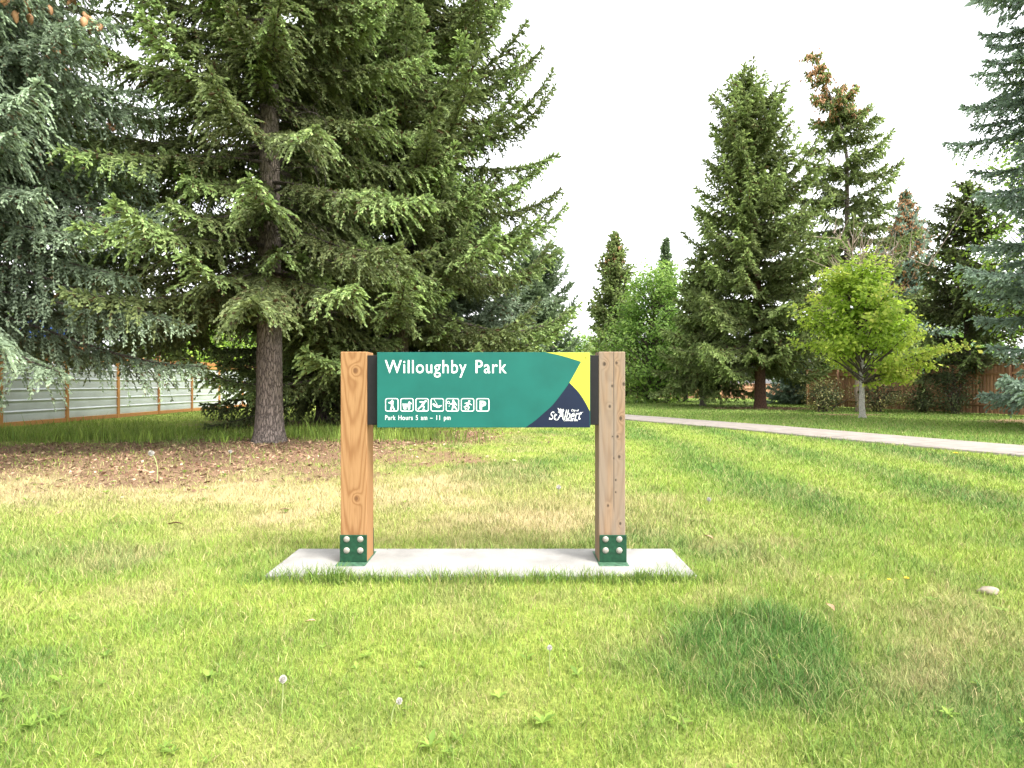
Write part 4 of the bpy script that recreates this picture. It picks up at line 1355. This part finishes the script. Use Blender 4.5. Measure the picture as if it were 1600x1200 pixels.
def text_polys(body, x0, x1, ycap, ybase, bold=0.0, shear=0.0, ref='H', name='lettering', mat=None, y=None, space=1.0, word=1.0):
    """words as flat geometry fitted to photo pixel bounds: x0..x1 wide, capitals from ycap to ybase"""
    cu = bpy.data.curves.new('text', 'FONT')
    cu.body = body
    cu.offset = bold
    cu.shear = shear
    cu.space_character = space
    cu.space_word = word
    cu.resolution_u = 4
    to = bpy.data.objects.new('text', cu)
    COL.objects.link(to)
    cr = bpy.data.curves.new('ref', 'FONT')
    cr.body = ref
    cr.offset = bold
    ro = bpy.data.objects.new('ref', cr)
    COL.objects.link(ro)
    bpy.context.view_layer.update()
    dg = bpy.context.evaluated_depsgraph_get()
    me = bpy.data.meshes.new_from_object(to.evaluated_get(dg))
    mr = bpy.data.meshes.new_from_object(ro.evaluated_get(dg))
    cap = max(v.co.y for v in mr.vertices)
    bx0, bx1 = min(v.co.x for v in me.vertices), max(v.co.x for v in me.vertices)
    for oo, cc in ((to, cu), (ro, cr)):
        bpy.data.objects.remove(oo)
        bpy.data.curves.remove(cc)
    bpy.data.meshes.remove(mr)
    kx = (sx(x1) - sx(x0)) / (bx1 - bx0)
    kz = (sz(ycap) - sz(ybase)) / cap
    for v in me.vertices:
        v.co = Vector((sx(x0) + (v.co.x - bx0) * kx, y if y is not None else YP - 0.0012, sz(ybase) + v.co.y * kz))
    bm = bmesh.new()
    bm.from_mesh(me)
    bm.normal_update()
    for f in bm.faces:
        if f.normal.y > 0:
            f.normal_flip()
    bm.to_mesh(me)
    bm.free()
    me.materials.clear()
    o = link(name, me, mat or M['sign_white'])
    o.parent = panel
    return o
text_polys('Willoughby Park', 601.4, 791.6, 562.6, 582.9, bold=0.005, space=1.10, word=1.5)
text_polys('Park Hours 5 am \u2013 11 pm', 601.9, 703.8, 648.9, 656.1, bold=0.004, space=1.12, word=1.35)

# pictograms: white figures in rounded frames
def stroke(P, w):
    """outline of a round-ended stroke from P[0] to P[1]; w0, w1 widths"""
    (ax, ay), (bx, by) = P
    w0, w1 = (w, w) if isinstance(w, (int, float)) else w
    a = math.atan2(by - ay, bx - ax)
    out = []
    for k in range(7):
        t = a + PI / 2 + k * PI / 6
        out.append((ax + math.cos(t) * w0 / 2, ay + math.sin(t) * w0 / 2))
    for k in range(7):
        t = a - PI / 2 + k * PI / 6
        out.append((bx + math.cos(t) * w1 / 2, by + math.sin(t) * w1 / 2))
    return out
def disc(x, y, r_):
    return [(x + r_ * math.cos(t), y + r_ * math.sin(t)) for t in np.arange(14) * 2 * PI / 14]
def rrect(x0, y0, x1, y1, r_):
    out = []
    for cx, cy, a in ((x1 - r_, y1 - r_, 0), (x0 + r_, y1 - r_, 90), (x0 + r_, y0 + r_, 180), (x1 - r_, y0 + r_, 270)):
        for k in range(6):
            t = R(a + k * 18)
            out.append((cx + r_ * math.cos(t), cy + r_ * math.sin(t)))
    return out
ICON = {
 'bat': [('d', .56, .25, .075), ('s', (.55, .12), (.36, .32), .035), ('s', (.29, .34), (.37, .31), (.10, .07)), ('s', (.34, .35), (.48, .38), .085), ('s', (.52, .36), (.52, .62), (.20, .15)), ('s', (.50, .60), (.41, .90), (.12, .09)), ('s', (.55, .60), (.70, .90), (.12, .09))],
 'dog': [('s', (.30, .54), (.62, .54), (.24, .22)), ('s', (.64, .50), (.68, .32), (.18, .15)), ('s', (.68, .34), (.82, .40), (.15, .09)), ('s', (.24, .48), (.19, .42), .06), ('s', (.27, .58), (.30, .82), (.15, .09)), ('s', (.38, .62), (.42, .82), (.12, .08)), ('s', (.62, .60), (.64, .82), (.16, .09)), ('s', (.70, .55), (.71, .80), (.10, .07)), ('s', (.66, .28), (.64, .38), .05)],
 'skate': [('d', .76, .22, .075), ('s', (.64, .34), (.50, .52), (.18, .15)), ('s', (.62, .30), (.32, .28), (.09, .06)), ('s', (.62, .36), (.60, .50), (.08, .06)), ('s', (.50, .54), (.64, .64), (.13, .10)), ('s', (.64, .64), (.60, .84), (.10, .07)), ('s', (.50, .55), (.22, .80), (.13, .07)), ('s', (.52, .87), (.72, .87), .035), ('s', (.17, .80), (.26, .86), .035)],
 'swing': [('s', (.26, .10), (.49, .47), .03), ('d', .22, .45, .075), ('s', (.28, .52), (.50, .64), (.17, .15)), ('s', (.34, .52), (.48, .46), .07), ('s', (.50, .64), (.68, .62), (.15, .11)), ('s', (.66, .60), (.82, .56), (.10, .07)), ('s', (.56, .70), (.66, .69), .06)],
 'racket': [('d', .57, .18, .075), ('r', .20, .32, .085, .035), ('s', (.27, .38), (.38, .47), .04), ('s', (.52, .36), (.38, .47), (.10, .07)), ('s', (.60, .32), (.58, .58), (.21, .16)), ('s', (.68, .34), (.82, .52), (.09, .06)), ('s', (.56, .58), (.48, .86), (.13, .09)), ('s', (.62, .58), (.82, .84), (.13, .09)), ('d', .26, .59, .035)],
 'run': [('d', .63, .23, .075), ('s', (.54, .38), (.48, .56), (.18, .15)), ('s', (.52, .34), (.30, .40), (.08, .06)), ('s', (.58, .38), (.80, .50), (.08, .06)), ('s', (.50, .58), (.60, .68), (.13, .10)), ('s', (.60, .68), (.54, .86), (.10, .08)), ('s', (.46, .58), (.24, .66), (.12, .07)), ('d', .36, .79, .07)],
 'park': [],
}
def ring_faces(bm, out_, in_, y):
    a = [bm.verts.new((sx(p), y, sz(q))) for p, q in out_]
    b_ = [bm.verts.new((sx(p), y, sz(q))) for p, q in in_]
    n = len(a)
    for k in range(n):
        bm.faces.new((a[k], a[(k + 1) % n], b_[(k + 1) % n], b_[k]))
for k, (key, ops) in enumerate(ICON.items()):
    x0, y0, w_ = 601.9 + 23.67 * k, 622.2, 20.7
    bm = bmesh.new()
    ring_faces(bm, rrect(x0, y0, x0 + w_, y0 + w_, 3.2), rrect(x0 + 1.25, y0 + 1.25, x0 + w_ - 1.25, y0 + w_ - 1.25, 2.2), YP - 0.0012)
    yy = YP - 0.0012
    to = lambda p: (x0 + p[0] * w_, y0 + p[1] * w_)
    for op in ops:
        yy -= 0.00015
        if op[0] == 'd':
            vs = [bm.verts.new((sx(a), yy, sz(b_))) for a, b_ in (to(p) for p in disc(*op[1:]))]
            bm.faces.new(vs)
        elif op[0] == 's':
            vs = [bm.verts.new((sx(a), yy, sz(b_))) for a, b_ in (to(p) for p in stroke(op[1:3], op[3]))]
            bm.faces.new(vs)
        else:
            _, cx, cy, r_, t_ = op
            ring_faces(bm, [to(p) for p in disc(cx, cy, r_ + t_ / 2)], [to(p) for p in disc(cx, cy, r_ - t_ / 2)], yy)
    bm.normal_update()
    for f in bm.faces:
        if f.normal.y > 0:
            f.normal_flip()
    o = link('pictogram', bm_mesh(bm, 'pictogram'), M['sign_white'])
    o.parent = panel
    if key == 'park':
        text_polys('P', x0 + 5.6, x0 + 15.6, 626.3, 639.2, bold=0.05, name='pictogram_letter', y=YP - 0.0014)

# city emblem: script lettering with a leafy flourish
em = text_polys('St', 858.4, 870.4, 643.2, 655.6, bold=0.0, shear=0.35, name='emblem_lettering', y=YP - 0.0022)
text_polys('Albert', 871.0, 908.8, 640.2, 655.4, bold=0.0, shear=0.38, name='emblem_lettering', y=YP - 0.0024)
text_polys('City of', 892.6, 904.4, 639.4, 642.8, bold=0.012, shear=0.2, name='emblem_lettering', y=YP - 0.0022)
text_polys('Cultivate Life', 880.3, 902.6, 654.7, 657.4 + 0.4, bold=0.012, name='emblem_lettering', y=YP - 0.0022)
bm = bmesh.new()
yy = YP - 0.0026
def leafpoly(ax, ay, bx, by, w):
    d = np.array([bx - ax, by - ay])
    n_ = np.array([-d[1], d[0]]) / np.linalg.norm(d)
    return [tuple(np.array([ax, ay]) + d * t + n_ * w * math.sin(PI * t) * s) for s, ts_ in ((1, np.linspace(0, 1, 6)), (-1, np.linspace(1, 0, 6)[1:-1])) for t in ts_]
for p in (leafpoly(877.5, 645.5, 871.0, 637.0, 1.1), leafpoly(878.0, 645.5, 875.6, 637.6, 1.0), leafpoly(878.4, 645.0, 880.4, 638.4, 0.9), leafpoly(876.8, 646.5, 871.6, 642.8, 0.8)):
    yy -= 0.0001
    bm.faces.new([bm.verts.new((sx(a), yy, sz(b_))) for a, b_ in p])
for P, w in ((((881.0, 641.0), (871.5, 655.8)), (0.8, 0.9)), (((871.5, 655.8), (868.0, 656.6)), (0.9, 0.5)), (((859.0, 652.5), (858.2, 655.0)), 0.9), (((907.0, 645.0), (910.8, 643.8)), (0.9, 0.4))):
    yy -= 0.0001
    bm.faces.new([bm.verts.new((sx(a), yy, sz(b_))) for a, b_ in stroke(P, w)])
bm.normal_update()
for f in bm.faces:
    if f.normal.y > 0:
        f.normal_flip()
o = link('emblem_leaves', bm_mesh(bm, 'emblem_leaves'), M['sign_white'])
o.parent = panel

# ------------------------------------------------------------------ small things on the lawn
def gz(x, y):
    return float(ground_z(np.array([x]), np.array([y]))[0])

def dandelion(label, x, y, h, bend=0.0, r_=0.018, kind='puff', seed=0):
    r = np.random.default_rng(900 + seed)
    root = empty('dandelion', (x, y, gz(x, y)))
    tag(root, label, 'dandelion', 'dandelions in the lawn')
    tb = Tubes()
    t = np.linspace(0, 1, 9)
    pts = np.stack([bend * t ** 2.5, 0.1 * h * np.sin(t * 2), h * t - abs(bend) * 0.35 * t ** 5], -1)
    tb.add(pts, np.full(9, 0.0028 if y < 6 else 0.006), 6)
    link('stalk', tb.mesh('stalk'), M['stalk'], root)
    tip = Vector(pts[-1])
    bm = bmesh.new()
    if kind == 'puff':
        n = 70
        g = PI * (3 - 5 ** 0.5)
        bmesh.ops.create_icosphere(bm, subdivisions=2, radius=r_ * 0.42, matrix=Matrix.Translation(tip))
        for i in range(n):
            zz = 1 - 2 * (i + 0.5) / n
            q = math.sqrt(1 - zz * zz)
            d = Vector((q * math.cos(g * i), q * math.sin(g * i), zz))
            s = d.orthogonal().normalized()
            u = d.cross(s)
            c = tip + d * r_ * r.uniform(0.85, 1.1)
            a = r_ * 0.32
            bm.faces.new([bm.verts.new(p) for p in (tip + d * r_ * 0.3, c + s * a, c + u * a * 0.3 + d * a * 0.3, c - s * a)])
        link('seed_head', bm_mesh(bm, 'seed_head'), M['puff'], root)
    else:
        for ring_, (rr, el_) in enumerate(((1.0, 0.25), (0.75, 0.6), (0.45, 1.0))):
            for i in range(16):
                a = i * 2 * PI / 16 + ring_ * 0.2
                d = Vector((math.cos(a), math.sin(a), el_)) * r_ * rr
                s = Vector((-math.sin(a), math.cos(a), 0)) * r_ * 0.16
                bm.faces.new([bm.verts.new(p) for p in (tip - s * 0.4, tip + s * 0.4, tip + d + s, tip + d - s)])
        link('flower_head', bm_mesh(bm, 'flower_head'), M['petal'], root)
    return root

def puff_at(px, py, h, **kw):
    y = (EYE - h) * F / (py - 600.0)
    return wx(px, y), y, h
for k, (px, py, h, bend, rr, kind, lab) in enumerate([
        (245, 704, 0.42, -0.10, 0.035, 'puff', 'tall bent dandelion clock before the brown litter under the spruce'),
        (440, 1063, 0.13, 0.0, 0.014, 'puff', 'upright dandelion clock in the lawn below the pad\'s left corner'),
        (611, 1092, 0.10, 0.03, 0.011, 'puff', 'small hooked dandelion clock at the front of the lawn below the orange post'),
        (859, 1013, 0.12, 0.0, 0.011, 'puff', 'dandelion clock in the lawn below the middle of the pad'),
        (1417, 904, 0.04, 0.0, 0.016, 'flower', 'low yellow dandelion flower nearer the pale stone'),
        (1390, 906, 0.04, 0.0, 0.012, 'flower', 'smaller yellow dandelion flower left of another one in the right lawn'),
        (1494, 709, 0.09, 0.0, 0.04, 'flower', 'yellow dandelion flower beside the path edge'),
        (1108, 779, 0.08, 0.0, 0.022, 'puff', 'pale dandelion clock in the lawn right of the weathered post'),
        (873, 762, 0.10, 0.0, 0.026, 'puff', 'pale dandelion clock framed between the posts under the sign'),
        (359, 706, 0.22, 0.0, 0.026, 'puff', 'dandelion clock in the litter just left of the thick trunk')]):
    dandelion(lab, *puff_at(px, py, h), bend, rr, kind, k)

def small_stone(label, x, y, s, seed):
    r = np.random.default_rng(seed)
    bm = bmesh.new()
    bmesh.ops.create_icosphere(bm, subdivisions=3, radius=1.0)
    ph = r.uniform(0, 6, 6)
    for v in bm.verts:
        c = v.co
        k = 1 + 0.14 * math.sin(3 * c.x + ph[0]) + 0.12 * math.sin(4 * c.y + 2 * c.z + ph[1]) + 0.05 * math.sin(9 * c.x + 7 * c.z + ph[2])
        v.co = Vector((c.x * s * k, c.y * s * 0.7 * k, c.z * s * 0.42 * k))
    o = link('stone', bm_mesh(bm, 'stone', True), M['stone'], None, (x, y, gz(x, y) + s * 0.3), (0, 0, r.uniform(-0.4, 0.4)))
    tag(o, label, 'stone')
small_stone('pale flat stone lying in the right hand lawn', wx(1543, 3.55), 3.55, 0.062, 3)

def dead_leaf(label, px, py, s, mat, seed):
    y = gy(py)
    x = wx(px, y)
    r = np.random.default_rng(seed)
    n = 7
    V, Fc = [], []
    for i in range(n):
        t = i / (n - 1)
        w = math.sin(PI * (0.05 + 0.95 * t) ** 0.8) * 0.34 * (1 + 0.25 * math.sin(t * 17 + seed))
        zz = 0.16 * math.sin(t * PI * 1.3) 
        V += [((t - 0.5) * s * 2, -w * s, zz * s + 0.18 * s), ((t - 0.5) * s * 2, 0, zz * s), ((t - 0.5) * s * 2, w * s, zz * s + 0.22 * s)]
    for i in range(n - 1):
        for j in range(2):
            a = i * 3 + j
            Fc.append((a, a + 1, a + 4, a + 3))
    me = mesh_np('dead_leaf', np.array(V), [np.array(Fc)], smooth_shade=True)
    o = link('dead_leaf', me, mat, None, (x, y, gz(x, y) + 0.035), (r.normal(0, 0.15), r.normal(0, 0.15), r.uniform(0, 6)))
    tag(o, label, 'leaf', 'dead leaves on the lawn')
for k, (px, py, s, m_, lab) in enumerate([
        (273, 824, 0.055, 'deadleaf_brown', 'dark brown curled leaf on the straw coloured lawn left of the sign'),
        (1297, 958, 0.045, 'deadleaf', 'tan curled leaf in the lawn before the dark grass patch'),
        (485, 981, 0.028, 'deadleaf', 'small pale leaf in the lawn below the left end of the pad'),
        (1107, 846, 0.05, 'deadleaf', 'tan leaf on the grass beyond the right end of the pad'),
        (445, 801, 0.05, 'deadleaf', 'pale twig like leaf on the dry grass left of the orange post')]):
    dead_leaf(lab, px, py, s, M[m_], 50 + k)

print('verts', sum(len(o.data.vertices) for o in scene.objects if o.type == 'MESH'))
